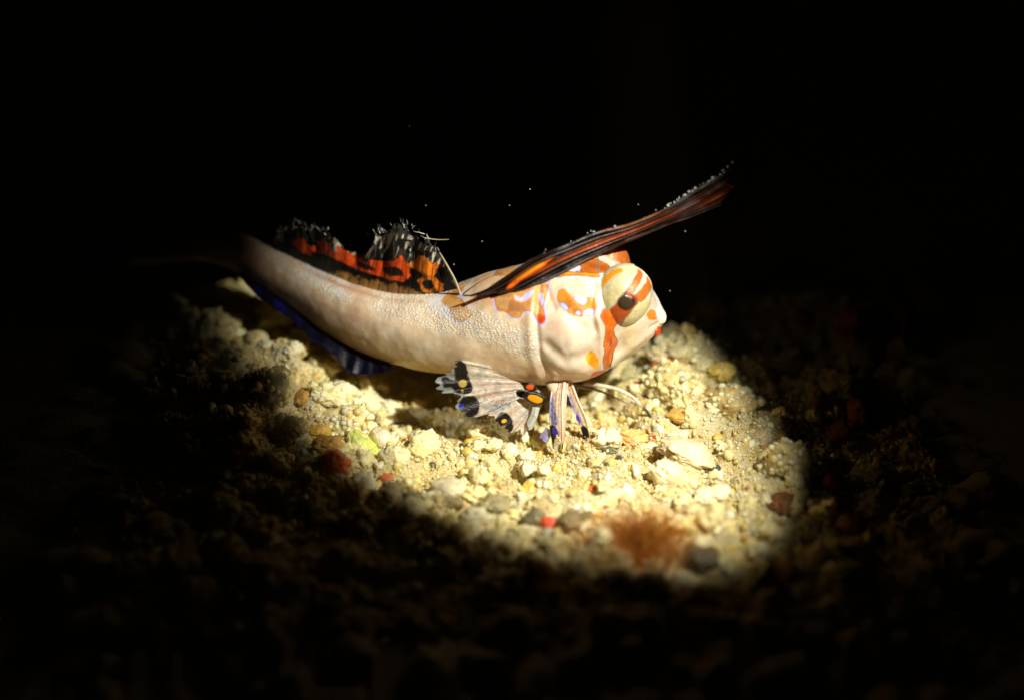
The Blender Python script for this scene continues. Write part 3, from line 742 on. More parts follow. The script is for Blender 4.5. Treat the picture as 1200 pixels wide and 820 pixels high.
# marking on the gill cover
patch(A([(470, 460), (500, 445), (560, 508), (605, 545), (640, 530), (632, 505), (668, 492), (686, 520), (682, 560), (640, 566), (612, 602), (572, 598), (530, 588), (524, 560), (490, 526), (474, 512)]), srgb(214, 146, 50), YEL, 1.2, srgb(70, 40, 40), .6)
for q in ([(480, 532), (500, 528), (527, 556), (517, 572), (492, 556)], [(560, 495), (632, 500), (634, 524), (612, 536), (590, 522)], [(618, 578), (640, 564), (682, 566), (676, 590), (640, 600), (618, 594)], [(572, 576), (596, 576), (602, 596), (580, 592)]):
    patch(A(q), LAV, out=srgb(60, 40, 60), ow=.6, soft=.35, warpk=.2)
# nape bands behind the eyes
patch(A([(430, 362), (540, 342), (640, 345), (700, 352), (705, 376), (640, 372), (560, 364), (470, 372)]), YEL, ORG, .6, srgb(50, 40, 90), .7, srgb(230, 230, 245), 2.6)
patch(A([(470, 335), (560, 290), (640, 275), (640, 300), (600, 335), (520, 340)]), srgb(235, 232, 240), out=srgb(50, 40, 90), ow=.8, soft=.5)
patch(A([(645, 285), (700, 245), (830, 205), (870, 280), (720, 350), (640, 345), (600, 335)]), srgb(178, 96, 32), srgb(200, 110, 30), 1.2, out=DK, ow=.8)
patch(A([(690, 240), (712, 232), (712, 345), (694, 345)]), srgb(150, 110, 80), soft=1)
# cheek stripe, cheek spot, chin
patch(B([(620, 120), (690, 90), (800, 130), (790, 200), (745, 240), (740, 300), (768, 380), (745, 450), (712, 540), (688, 578), (662, 562), (652, 500), (663, 430), (658, 350), (672, 280), (664, 212)]), srgb(216, 104, 26), srgb(230, 130, 34), .6, srgb(40, 14, 8), 1.1, soft=.5, warpk=.2)
paint(cols, sst(.6, -.6, sd_ell(u, v, 715.8, 400, 1.3, 4.2, 5)) * .8, srgb(80, 50, 90))
patch(B([(498, 465), (528, 422), (562, 428), (607, 480), (600, 530), (577, 562), (553, 528), (508, 498)]), srgb(242, 170, 20), soft=.5, warpk=.2)
patch(B([(545, 592), (620, 578), (668, 575), (640, 680), (480, 720), (520, 690)]), srgb(226, 84, 14), soft=.9)
# snout
patch([(758, 368), (764, 363), (773, 368), (770, 373), (760, 374)], srgb(232, 130, 40), soft=.8)
patch([(768, 360), (790, 362), (790, 376), (772, 375)], srgb(235, 230, 225), soft=1.5)
pearl = np.maximum.reduce([
    sst(3, -9, sd_poly(uw, vw, C([(150, 180), (280, 235), (420, 290), (520, 345), (612, 400), (605, 455), (520, 455), (420, 395), (330, 355), (250, 300), (160, 235)]))),
    sst(3, -9, sd_poly(uw, vw, [(424, 358), (440, 345), (465, 341), (490, 347), (512, 356), (560, 360), (600, 378), (635, 388), (636, 428), (600, 418), (560, 400), (500, 388), (450, 373)]))])
pearl = pearl * nearm + pearl * (~nearm)
keep = cols[..., 0] > .45
paint(cols, .28 * pearl * keep, srgb(222, 216, 206))
body = mesh_np('body', P.reshape(-1, 3), grid_faces(len(su), NV, True), M_skin, fish, cols.reshape(-1, 4), True, {'pearl': pearl})

def near_Y(px, py, default=0.0):
    k = nearm | (np.cos(TT) > .2)
    uu, vv = PR(P[k]); d = (uu - px) ** 2 + (vv - py) ** 2
    m_ = d < 9
    if not m_.any(): return default
    return float(P[k][m_][:, 1].min())
# ---- eyes
def eye(cpx, cpy, Y, rad, side, name='eye'):
    v0, f0 = ico(5) if side < 0 else ico(5)
    c = W(cpx, cpy, Y)
    ctilt = math.radians(20)
    L = v0 * np.array([rad * .93, rad * .95, rad * 1.05])
    a = math.radians(-18); L = np.stack([L[:, 0] * math.cos(a) - L[:, 2] * math.sin(a), L[:, 1], L[:, 0] * math.sin(a) + L[:, 2] * math.cos(a)], -1)
    P = L + c
    u, v = PR(P)
    if side < 0: uu, vv = u, v
    else:
        # far eye: same drawing, mirrored to the outer side
        Lm = L * np.array([1, -1, 1]); uu, vv = PR(Lm + W(731, 347, -.28)); 
    front = (L[:, 1] < .12 * rad) if side < 0 else (L[:, 1] > -.12 * rad)
    col = np.zeros((len(P), 4)); col[:, 3] = 1; col[:, :3] = srgb(214, 206, 184)
    lid = sd_poly(uu, vv, E2([(430, 490), (440, 400), (475, 300), (555, 232), (660, 206), (752, 222), (797, 270), (802, 312), (762, 372), (690, 472), (600, 562), (500, 675), (455, 605)]))
    paint(col, sst(1.2, -1.2, lid), srgb(208, 200, 164))
    paint(col, .9 * sst(1, -5, lid) * np.clip((vv - 325) / 35, 0, 1), srgb(190, 176, 108)); paint(col, .35 * sst(.1, .5, fbm(P * 14, 3, 77)), srgb(236, 230, 206))
    col[:, :3] *= (1 - .10 * sst(-.2, .6, fbm(P * 18, 3, 81)))[:, None] * np.array([1, .99, .96])
    low = E2([(700, 690), (760, 600), (830, 540), (900, 530), (945, 560), (940, 620), (860, 710), (740, 740), (660, 760)])
    paint(col, sst(1, -1, sd_poly(uu, vv, low)) * .7, srgb(206, 194, 130))
    stripes = [E2([(775, 212), (815, 228), (838, 285), (842, 330), (825, 385), (788, 450), (735, 500), (690, 480), (762, 372), (802, 312), (797, 262)]),
               E2([(890, 300), (915, 335), (930, 395), (915, 455), (860, 530), (830, 548), (785, 515), (790, 488), (840, 440), (885, 375), (892, 335)]),
               E2([(495, 680), (600, 590), (700, 470), (790, 500), (800, 560), (740, 640), (690, 700), (655, 760), (560, 800), (530, 770)])]
    wob = .6 * fbm(P * 9, 2, 3)
    for sidx, s_ in enumerate(stripes):
        d = sd_poly(uu + wob, vv + wob, s_)
        paint(col, sst(1.5, .3, d + .5 * fbm(P * 14, 2, 8)) * front * .85, srgb(84, 36, 14))
        paint(col, sst(.4, -.5, d) * front, srgb(208, 104, 34) if sidx < 2 else srgb(172, 76, 24))
    yd = sd_line(uu, vv, E2([(480, 432), (545, 355), (605, 310), (655, 292)]))
    paint(col, sst(2.9, 1.9, yd + wob) * front, srgb(228, 150, 30))
    if side < 0 or True:
        pd_ = sd_poly(uu, vv, rnd(E2([(625, 560), (650, 520), (700, 485), (750, 495), (778, 530), (775, 575), (735, 615), (690, 625), (640, 600)]), 3))
        paint(col, sst(2.2, .4, pd_) * front * .8, srgb(90, 30, 10)); paint(col, sst(.6, -.4, pd_) * front, srgb(38, 26, 14))
        paint(col, sst(.9, -.3, sd_ell(uu, vv, 738.4, 348.3, 2.2, 1.2, 20)) * front, srgb(250, 130, 30))  # orange glint beside the pupil, painted into the eye colour
    raise_ = sst(.8, -1.6, lid) * front
    k = 1 - .04 * (vv > 0) * front * (1 - raise_) * 1.0 + .09 * raise_ + .012 * fbm(P * 9, 3, 44) - .02 * (sst(1.5, 0, np.abs(lid)) * front)
    if side > 0:
        paint(col, .9 * sst(.3, .6, L[:, 2] / rad) * sst(0, .3, .4 - L[:, 1] / rad) * 0, (1, 1, 1))
        near = L[:, 1] < -.12 * rad
        # inner face of the far eye: rust brown with a pale crown
        paint(col, near * sst(-.6, -.3, L[:, 0] / rad) * 1.0, srgb(170, 92, 34))
        cr_ = (np.abs(L[:, 0] / rad - .28) < .035) & near
        paint(col, cr_ * .7, srgb(210, 170, 110))
        paint(col, sst(.83, .9, L[:, 2] / rad) * 1.0, srgb(230, 226, 205))
    Lk = L * k[:, None]
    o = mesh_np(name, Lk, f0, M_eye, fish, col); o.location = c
    return o, c
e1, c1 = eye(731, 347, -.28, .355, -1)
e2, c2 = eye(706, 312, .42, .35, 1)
def pupil(par, direction, r, rad_c, sxy=(1, 1), ang=0):
    v0, f0 = ICO[3]
    d = np.array(direction, float); d /= np.linalg.norm(d)
    up = np.array([0, 0, 1.0]); s = np.cross(d, up); s /= np.linalg.norm(s); t = np.cross(s, d)
    a = math.radians(ang); s, t = s * math.cos(a) + t * math.sin(a), -s * math.sin(a) + t * math.cos(a)
    ev = np.zeros(len(par.data.vertices) * 3); par.data.vertices.foreach_get('co', ev); ev = ev.reshape(-1, 3)
    dd = (ev / np.linalg.norm(ev, axis=1)[:, None]) @ d; rad_c = float(np.median(np.linalg.norm(ev[dd > .985], axis=1))) - .004
    P = (v0[:, 0:1] * s * sxy[0] + v0[:, 1:2] * t * sxy[1] + v0[:, 2:3] * d * .14) * r + d * rad_c
    return mesh_np('pupil', P, f0, M_pupil, par)
tgt = W(733.5, 354.5, -.62) - c1
pupil(e1, tgt, .085, .345, (1.1, .82), 40)
pupil(e2, tgt * np.array([1, -1, 1]), .085, .325, (1.05, .85), -40)

# ---- mouth
mouth = blob('lower_lip', 0, 0, 16, 15, srgb(226, 70, 24), '', P=W(767, 386, -.04), rough=.15, sub=3, mat=M_eye)
for k_ in ('label', 'category', 'group'):
    if k_ in mouth: del mouth[k_]
mouth.parent = fish; mouth['label'] = 'glossy red orange lower lip'
lip = blob('upper_lip', 0, 0, 17, 10, srgb(228, 222, 210), '', P=W(774, 374, .02), rough=.12, sub=3, mat=M_eye, ang=20)
for k_ in ('label', 'category', 'group'):
    if k_ in lip: del lip[k_]
lip.parent = fish; lip['label'] = 'pointed whitish upper lip'

# ---- fins
def tube(name, pts, radii, mat, parent, colf, n=60, sides=10, flat=1.0):
    """pts: (px,py,Y) path"""
    q = smooth_path(pts, n); r = np.interp(np.linspace(0, 1, n), np.linspace(0, 1, len(radii)), radii) * .01
    c = W(q[:, 0], q[:, 1], q[:, 2])
    d = np.gradient(c, axis=0); d /= np.linalg.norm(d, axis=1)[:, None]
    s = np.cross(d, FWD[None]); s /= np.linalg.norm(s, axis=1)[:, None]; t = np.cross(d, s)
    a = np.linspace(0, 2 * math.pi, sides, endpoint=False)
    P = c[:, None] + (np.cos(a)[None, :, None] * s[:, None] + flat * np.sin(a)[None, :, None] * t[:, None]) * r[:, None, None]
    P = np.concatenate([c[None, 0:1].repeat(sides, 1), P, c[None, -1:].repeat(sides, 1)], 0)
    u, v = PR(P)
    cc = colf(u, v, np.broadcast_to(np.linspace(0, 1, n + 2)[:, None], u.shape), P)
    return mesh_np(name, P.reshape(-1, 3), grid_faces(n + 2, sides, True), mat, parent, cc.reshape(-1, cc.shape[-1]))

def loft(name, rays, nu, nv, mat, parent, colf, pleat=.02, thick=.008, ragged=0.0, seed=0, npl=None):
    """membrane spanned by rays, each a list of (px,py,Y) from base to tip"""
    R = np.stack([smooth_path(r, nv) for r in rays])          # rays x nv x 3
    nr = len(rays); s = np.linspace(0, nr - 1 - 1e-6, nu)
    i = s.astype(int); f = s - i
    q = np.vstack([[2 * R[0] - R[1]], R, [2 * R[-1] - R[-2]]])
    a, b_, c, d = q[i], q[i + 1], q[i + 2], q[i + 3]; t = f[:, None, None]
    G_ = .5 * (2 * b_ + (c - a) * t + (2 * a - 5 * b_ + 4 * c - d) * t ** 2 + (3 * b_ - a - 3 * c + d) * t ** 3)
    if nr == 2: G_ = R[0][None] * (1 - t) + R[1][None] * t
    if ragged > 0:
        cut = 1 - ragged * (.15 * np.sin(math.pi * f) ** .7 + .9 * np.abs(vnoise(np.stack([s * .8, 0 * s, 0 * s + seed], -1), seed)))
        cut -= ragged * .45 * np.abs(vnoise(np.stack([s * 4.5, 0 * s, 0 * s + seed], -1), seed + 1))
        vv = np.linspace(0, 1, nv)[None] * cut[:, None] * (nv - 1)
        k = np.clip(vv.astype(int), 0, nv - 2); w2 = (vv - k)[..., None]
        G_ = np.take_along_axis(G_, k[..., None].repeat(3, -1), 1) * (1 - w2) + np.take_along_axis(G_, (k + 1)[..., None].repeat(3, -1), 1) * w2
    rr = np.linspace(0, 1, nv)[None]
    G_[..., 2] += pleat * np.cos(2 * math.pi * f)[:, None] * (.3 + .7 * rr) + pleat * .6 * fbm(np.stack([G_[..., 0] * .06, G_[..., 1] * .06, 0 * G_[..., 0] + seed], -1), 2, seed)
    P = W(G_[..., 0], G_[..., 1], G_[..., 2])
    u, v = PR(P)
    cc = colf(u, v, rr + 0 * u, P)
    ridge = .5 + .5 * np.cos(2 * math.pi * f)[:, None] + 0 * u
    off = (thick * (.5 + 1.0 * ridge ** 3))[..., None] * FWD * .5
    P1 = P - off; P2 = P + off
    n = nu * nv; F1 = grid_faces(nu, nv); F2 = F1[:, ::-1] + n
    e = []
    for a_ in range(nu - 1): e += [(a_ * nv, (a_ + 1) * nv, (a_ + 1) * nv + n, a_ * nv + n), ((a_ + 1) * nv + nv - 1, a_ * nv + nv - 1, a_ * nv + nv - 1 + n, (a_ + 1) * nv + nv - 1 + n)]
    for b2 in range(nv - 1): e += [(b2 + 1, b2, b2 + n, b2 + 1 + n), ((nu - 1) * nv + b2, (nu - 1) * nv + b2 + 1, (nu - 1) * nv + b2 + 1 + n, (nu - 1) * nv + b2 + n)]
    o = mesh_np(name, np.concatenate([P1.reshape(-1, 3), P2.reshape(-1, 3)]), np.concatenate([F1, F2, np.array(e)]), mat, parent, np.concatenate([cc.reshape(-1, 4)] * 2))
    return o, (u, v)

def ray_tubes(parent, rays, rad, mat, colf, name='fin_ray'):
    for r in rays:
        tube(name, [(a, b_, c - .006) for a, b_, c in r], [rad, rad * .7, rad * .35], mat, parent, colf, 30, 6)

def Yb(px): return float(interp_s(np.array([float(px)]), 3)[0])
def back_pt(px, t=0.0, inset=-.03):
    p = surf(np.array([float(px)]), np.array([t]), inset)[0]; u_, v_ = PR(p); return (float(u_), float(v_), float(p[1]))

# sail fin laid forward over the head
def sail_col(u, v, r, P):
    c = np.zeros(u.shape + (4,)); c[..., 3] = 1
    # position across the folded sail, from the drawing's lower edge (0) to the upper (1)
    lo = np.interp(u, [545, 575, 600, 640, 690, 740, 800, 840, 862, 875], [348, 346, 341, 327, 303, 280, 259, 243, 228, 216])
    hi = np.interp(u, [545, 590, 620, 660, 700, 740, 780, 810, 845, 868], [346, 326, 307, 289, 272, 263, 244, 225, 206, 184])
    t = np.clip((lo - v) / np.maximum(lo - hi, 2), 0, 1)
    st = fbm(np.stack([t * 9 + .15 * np.sin(u * .03), u * .012, 0 * u], -1), 3, 8)
    c[..., :3] = srgb(16, 10, 8)
    m = sst(.0, .5, st) * sst(650, 760, u); paint(c, m * .85, srgb(134, 62, 26))
    m = sst(.35, .8, st) * sst(700, 760, u); paint(c, m * .5, srgb(140, 84, 52))
    # lower rays: rust streak all along
    m = np.exp(-((t - .42 - .05 * np.sin(u * .02)) / .10) ** 2) * sst(600, 640, u); paint(c, m * .85, srgb(176, 74, 22))
    m = np.exp(-((t - .66) / .06) ** 2) * sst(680, 760, u); paint(c, m * .6, srgb(120, 60, 30))
    # bright orange at the fold near the base
    m = sst(1.2, -1, sd_poly(u, v, A([(165, 445), (215, 375), (300, 325), (380, 290), (430, 250), (480, 225), (450, 255), (405, 290), (395, 305), (330, 345), (250, 395), (190, 450)])))
    paint(c, m, srgb(236, 104, 14))
    m = sst(1.0, -1, sd_poly(u, v, A([(210, 385), (300, 325), (385, 285), (390, 300), (320, 340), (230, 395)])))
    paint(c, m, srgb(250, 160, 30))
    # grey sheen painted into the membrane colour
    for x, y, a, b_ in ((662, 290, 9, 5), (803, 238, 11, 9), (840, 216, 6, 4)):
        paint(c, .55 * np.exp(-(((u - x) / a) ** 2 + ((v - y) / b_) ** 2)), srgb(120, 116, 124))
    edge = sst(.86, .97, t) * sst(700, 760, u); paint(c, edge * .5, srgb(120, 110, 80))
    c[..., 3] = 1 - .45 * sst(835, 880, u) - .1 * sst(.9, 1, t)
    return c
def sY(px): return np.interp(px, [540, 600, 700, 880], [.0, .0, .02, .1])
bx = [548, 556, 566, 578, 590, 600]
bl = [(548, 347), (560, 346.5), (572, 346), (583, 343.5), (592, 341), (600, 339)]
tips = [(871, 181), (864, 194), (863, 204), (874, 212), (866, 222), (845, 240)]
mids = [[(575, 336), (620, 305), (660, 288), (700, 271), (740, 261), (780, 244), (810, 225), (845, 205)],
        [(590, 334), (630, 308), (665, 293), (700, 279), (740, 267), (780, 250), (812, 232), (842, 213)],
        [(600, 335), (640, 311), (670, 298), (705, 284), (742, 270), (782, 253), (814, 237), (840, 220)],
        [(606, 337), (646, 316), (675, 302), (708, 288), (745, 273), (784, 256), (816, 241), (844, 225)],
        [(612, 337), (650, 321), (680, 306), (712, 292), (748, 276), (786, 260), (818, 247), (840, 236)],
        [(615, 337), (645, 326), (690, 303), (720, 289), (750, 277), (786, 262), (805, 256), (825, 248)]]
offy = [0, .05, -.02, .05, -.03, .03]
sx_ = np.array([545, 560, 575, 590, 605, 620, 635, 650, 665, 680])
sy_ = np.array([near_Y(a, b_ + 1) for a, b_ in zip(sx_, [346, 345, 343, 340, 336, 330, 324, 319, 313, 307])])
print('sail depth', sy_.round(2))
def sY(px): return np.interp(px, list(sx_) + [720, 900], list(np.minimum.accumulate(sy_[::-1])[::-1] * 1.0 - .07) + [-.05, .1])
rays = [[(b_[0], b_[1], sY(b_[0]) + .05)] + [(x, y, sY(x) + offy[i]) for x, y in m_] + [(t_[0], t_[1], sY(t_[0]) + offy[i])] for i, (b_, m_, t_) in enumerate(zip(bl, mids, tips))]
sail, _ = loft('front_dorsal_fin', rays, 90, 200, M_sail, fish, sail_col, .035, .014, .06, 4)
sail['label'] = 'long dark brown sail fin folded forward over the head, bright orange at its base'
def rc(u, v, r, P):
    c = np.zeros(u.shape + (4,)); c[..., 3] = 1; c[..., :3] = srgb(34, 18, 12); paint(c, sst(0, 1, fbm(P * 5, 2, 2)), srgb(84, 44, 26)); return c
for r in rays[1::2]:
    tube('fin_ray', [(a, b_, c - .03) for a, b_, c in r], [1.5, 1.6, 1.2, .5], M_ray, sail, rc, 60, 8)
# crumbs stuck along its upper edge
r9 = np.random.default_rng(9); Vs = []; Fs = []; off = 0; v0, f0 = ICO[1]
top_path = smooth_path(rays[0], 200)
for k in range(62):
    zone = [(.2, .6), (.62, .95), (.70, .74), (.83, .9)][r9.choice(4, p=[.14, .5, .16, .2])]
    q = top_path[int(r9.uniform(*zone) * 199)]
    p = W(q[0] + r9.normal(0, .8), q[1] - abs(r9.normal(0, 1.6)), q[2] + r9.normal(0, .02))
    Vs.append(v0 * (1 + r9.uniform(-.2, .2, (len(v0), 1))) * r9.uniform(.004, .013) * r9.uniform(.5, 1.4, 3) + p); Fs.append(f0 + off); off += len(v0)
cr_o = mesh_np('clinging_crumb', np.concatenate(Vs), np.concatenate(Fs), M_grain, sail, np.full((off, 3), .5)); cr_o['kind'] = 'stuff'; cr_o['label'] = 'pale crumbs clinging to the upper edge'

# rear dorsal fin
ORP = [C([(322, 172), (368, 158), (400, 198), (432, 188), (446, 218), (410, 228), (372, 218)]),
       C([(440, 172), (482, 178), (500, 212), (536, 240), (528, 192), (560, 212), (640, 256), (700, 296), (676, 258), (740, 262), (790, 262), (822, 240), (850, 282), (858, 322), (832, 348), (780, 342), (700, 316), (640, 300), (580, 272), (520, 244), (460, 216)]),
       C([(846, 272), (882, 268), (902, 236), (932, 246), (960, 274), (988, 270), (994, 320), (984, 350), (1012, 366), (1004, 392), (962, 402), (918, 392), (902, 350), (930, 322), (900, 300)])]
def rd_col(u, v, r, P):
    c = np.zeros(u.shape + (4,)); c[..., :3] = srgb(10, 8, 8); c[..., 3] = .95
    nz = fbm(np.stack([u * .10, v * .10, 0 * u], -1), 3, 12); wv = 1.2 * fbm(np.stack([u * .25, v * .25, 0 * u + 4], -1), 2, 13)
    # clear window membrane towards the tips with pale flecks
    outer = sst(.5, .7, r + .14 * nz)
    paint(c, outer * .75, np.array([*srgb(80, 76, 70), .4]))
    fl = sst(.15, .5, fbm(np.stack([u * .33 + v * .12, v * .09, 0 * u + 9], -1), 3, 15)) * outer
    paint(c, fl * 1.0, np.array([*srgb(226, 222, 204), .85]))
    dk = sst(.12, .4, fbm(np.stack([u * .07, v * .07, 0 * u + 20], -1), 2, 17)) * outer
    paint(c, dk, np.array([*srgb(12, 10, 10), .9]))
    for k, q in enumerate(ORP):
        d = sd_poly(u + wv, v + wv * .8, q); paint(c, sst(1.9, .5, d), np.array([*(srgb(232, 84, 22) if k < 2 else srgb(240, 134, 28)), 1]))
    for ex in ((429, 313, 12, 3.2, 20), (461, 318.5, 11.5, 5.8, 12), (501.5, 333, 6.5, 6, 0), (517, 322, 7, 9, -20), (372, 300, 9, 4, 30)):
        d = sd_ell(u + wv, v + wv, *ex); paint(c, sst(.8, -.8, d), np.array([*srgb(10, 6, 6), 1]))
    paint(c, .45 * sst(.0, .6, fbm(np.stack([u * .5, v * .12, 0 * u + 3], -1), 3, 41)) * (c[..., 0] > .2), np.array([*srgb(110, 40, 20), 1]))
    # amber root tissue under the orange band
    ll = np.interp(u, [325, 345, 380, 400, 430, 470, 495, 520, 540], [292, 303, 316, 318, 326, 333, 341, 343, 345])
    rt = sst(1, 5, v - ll + 2.5 * wv) * sst(370, 400, u); paint(c, rt, np.array([*srgb(172, 124, 62), 1]))
    paint(c, rt * .35 * sst(.0, .6, fbm(np.stack([u * .12, v * .12, 0 * u + 7], -1), 3, 43)), np.array([*srgb(90, 60, 30), 1]))
    rt = sst(.5, .1, r) * sst(528, 540, u) * 0
    return c
tipsR = [(318, 277), (333, 266), (347, 257), (357, 259), (369, 266), (386, 268), (400, 282), (420, 294), (436, 286), (443, 266), (455, 268), (463, 257), (477, 259), (487, 268), (499, 274), (509, 284), (516, 294), (529, 318), (538, 342)]
basR = np.linspace(326, 538, len(tipsR))
rays = []
for k, (tp_, b_) in enumerate(zip(tipsR, basR)):
    bp_ = back_pt(b_, .3); tY = bp_[2] - .05 + .08 * math.sin(k * 2.1)
    mid = ((bp_[0] * .5 + tp_[0] * .5) + 2, bp_[1] * .5 + tp_[1] * .5, (bp_[2] + tY) / 2)
    rays.append([bp_, mid, (tp_[0], tp_[1], tY)])
rear, _ = loft('rear_dorsal_fin', rays, 420, 80, M_fin, fish, rd_col, .012, .006, .2, 7)
rear['label'] = 'ragged rear dorsal fin, orange band with black spots and see-through pale tips'
def rrc(u, v, r, P):
    c = np.zeros(u.shape + (4,)); c[..., 3] = 1; c[..., :3] = srgb(46, 26, 16); paint(c, sst(.4, .8, r), srgb(130, 122, 108)); return c
ray_tubes(rear, [[r[0], r[1], tuple(np.array(r[1]) * .6 + np.array(r[2]) * .4)] for r in rays], .3, M_ray, rrc)
tube('loose_ray', [(497, 279, .2), (512, 281, .15), (526, 281, .1)], [.6, .5, .3], M_ray, rear, lambda u, v, r, P: np.concatenate([np.broadcast_to(np.array(srgb(190, 180, 140)), u.shape + (3,)), np.ones(u.shape + (1,))], -1))
tube('front_ray', [(540, 347, .02), (533, 328, 0), (521, 306, 0), (515, 296, 0)], [1.6, 1.3, .9, .5], M_ray, rear, lambda u, v, r, P: np.concatenate([np.broadcast_to(np.array(srgb(170, 160, 135)), u.shape + (3,)), np.ones(u.shape + (1,))], -1))

# frayed pale filaments along the torn upper edge
rf = np.random.default_rng(44); Vs = []; Fs = []; off = 0
edge_pts = smooth_path([r[2] for r in rays], 240)
for k in range(110):
    i_ = int(rf.choice([rf.integers(6, 70), rf.integers(110, 205)])); e_ = edge_pts[i_]
    q0 = np.array([e_[0] + rf.normal(0, 1.5), e_[1] + rf.uniform(1, 12), e_[2] + rf.normal(0, .05)])
    dx_, dy_ = rf.normal(-1.5, 3), -rf.uniform(2.5, 7)
    q1 = q0 + np.array([dx_ * .5, dy_ * .6, 0]); q2 = q0 + np.array([dx_ + rf.normal(0, 1.2), dy_, rf.normal(0, .02)])
    c3 = W(*np.array([q0, q1, q2]).T); r_ = np.array([.008, .007, .002]) * rf.uniform(.5, 1.5)
    ring = np.stack([[c3[j] + r_[j] * (math.cos(a) * np.array([1, 0, 0]) + math.sin(a) * np.array([0, 1, 0])) for a in (0, 2.1, 4.2)] for j in range(3)])
    Vs.append(ring.reshape(-1, 3))
    for j in range(2):
        for a in range(3): Fs.append((off + j * 3 + a, off + j * 3 + (a + 1) % 3, off + j * 3 + 3 + (a + 1) % 3, off + j * 3 + 3 + a))
    off += 9
Vs = np.concatenate(Vs); gcol = np.repeat(rf.choice([.03, .1, .35, .6], (off // 9, 1), p=[.3, .25, .25, .2]) * np.array([[1, .96, .88]]), 9, 0)
fr_ = mesh_np('frayed_edge', Vs, np.array(Fs), M_ray, rear, gcol); fr_['kind'] = 'stuff'; fr_['label'] = 'frayed grey white filaments of the torn edge'

# anal fin
def an_col(u, v, r, P):
    c = np.zeros(u.shape + (4,)); c[..., :3] = srgb(9, 8, 20); c[..., 3] = 1
    s = fbm(np.stack([u * .3 + v * .3, (u - v) * .03, 0 * u], -1), 2, 3); paint(c, sst(.1, .6, s) * .4, srgb(18, 16, 60))
    e = sst(.25, .5, r) * sst(.95, .7, r) * sst(372, 335, u) + .5 * sst(.9, .98, r); paint(c, e * sst(-.3, .2, fbm(np.stack([u * .12, 0 * u, 0 * u], -1), 2, 6)), srgb(20, 20, 105))
    return c
up_ = [(280, 320), (300, 330), (325, 346), (350, 364), (375, 384), (395, 395), (412, 403), (428, 410), (440, 416), (452, 422)]
lw_ = [(281, 325), (297, 343), (320, 361), (345, 379), (362, 396), (386, 412), (404, 431), (420, 440), (440, 439), (464, 433)]
rays = [[(a[0], a[1] - 2, Yb(a[0]) - .14), ((a[0] + b_[0]) / 2, (a[1] + b_[1]) / 2, Yb(a[0]) - .32), (b_[0], b_[1], Yb(a[0]) - .46)] for a, b_ in zip(up_, lw_)]
anal, _ = loft('anal_fin', rays, 220, 40, M_fin, fish, an_col, .02, .012, .06, 9)
anal['label'] = 'black anal fin edged with vivid blue'
ray_tubes(anal, rays, .6, M_ray, lambda u, v, r, P: np.concatenate([np.broadcast_to(np.array(srgb(12, 12, 34)), u.shape + (3,)), np.ones(u.shape + (1,))], -1))
tube('last_ray', [(415, 410, .5), (432, 417, .45), (455, 430, .4)], [.9, 1.1, .5], M_ray, anal, lambda u, v, r, P: np.concatenate([np.broadcast_to(np.array(srgb(210, 185, 120)), u.shape + (3,)), np.ones(u.shape + (1,))], -1))

# tail fin (fades into the dark)
rays = [[(160, 297, 3.3), (130, 280 + k * 9, 3.8), (95, 270 + k * 14, 4.4)] for k in range(5)]
tail, _ = loft('tail_fin', rays, 60, 30, M_fin, fish, lambda u, v, r, P: np.concatenate([np.broadcast_to(np.array(srgb(150, 120, 80)), u.shape + (3,)), .8 * np.ones(u.shape + (1,))], -1), .03, .01, .1, 3)
ray_tubes(tail, rays, .9, M_ray, lambda u, v, r, P: np.concatenate([np.broadcast_to(np.array(srgb(120, 90, 60)), u.shape + (3,)), np.ones(u.shape + (1,))], -1))

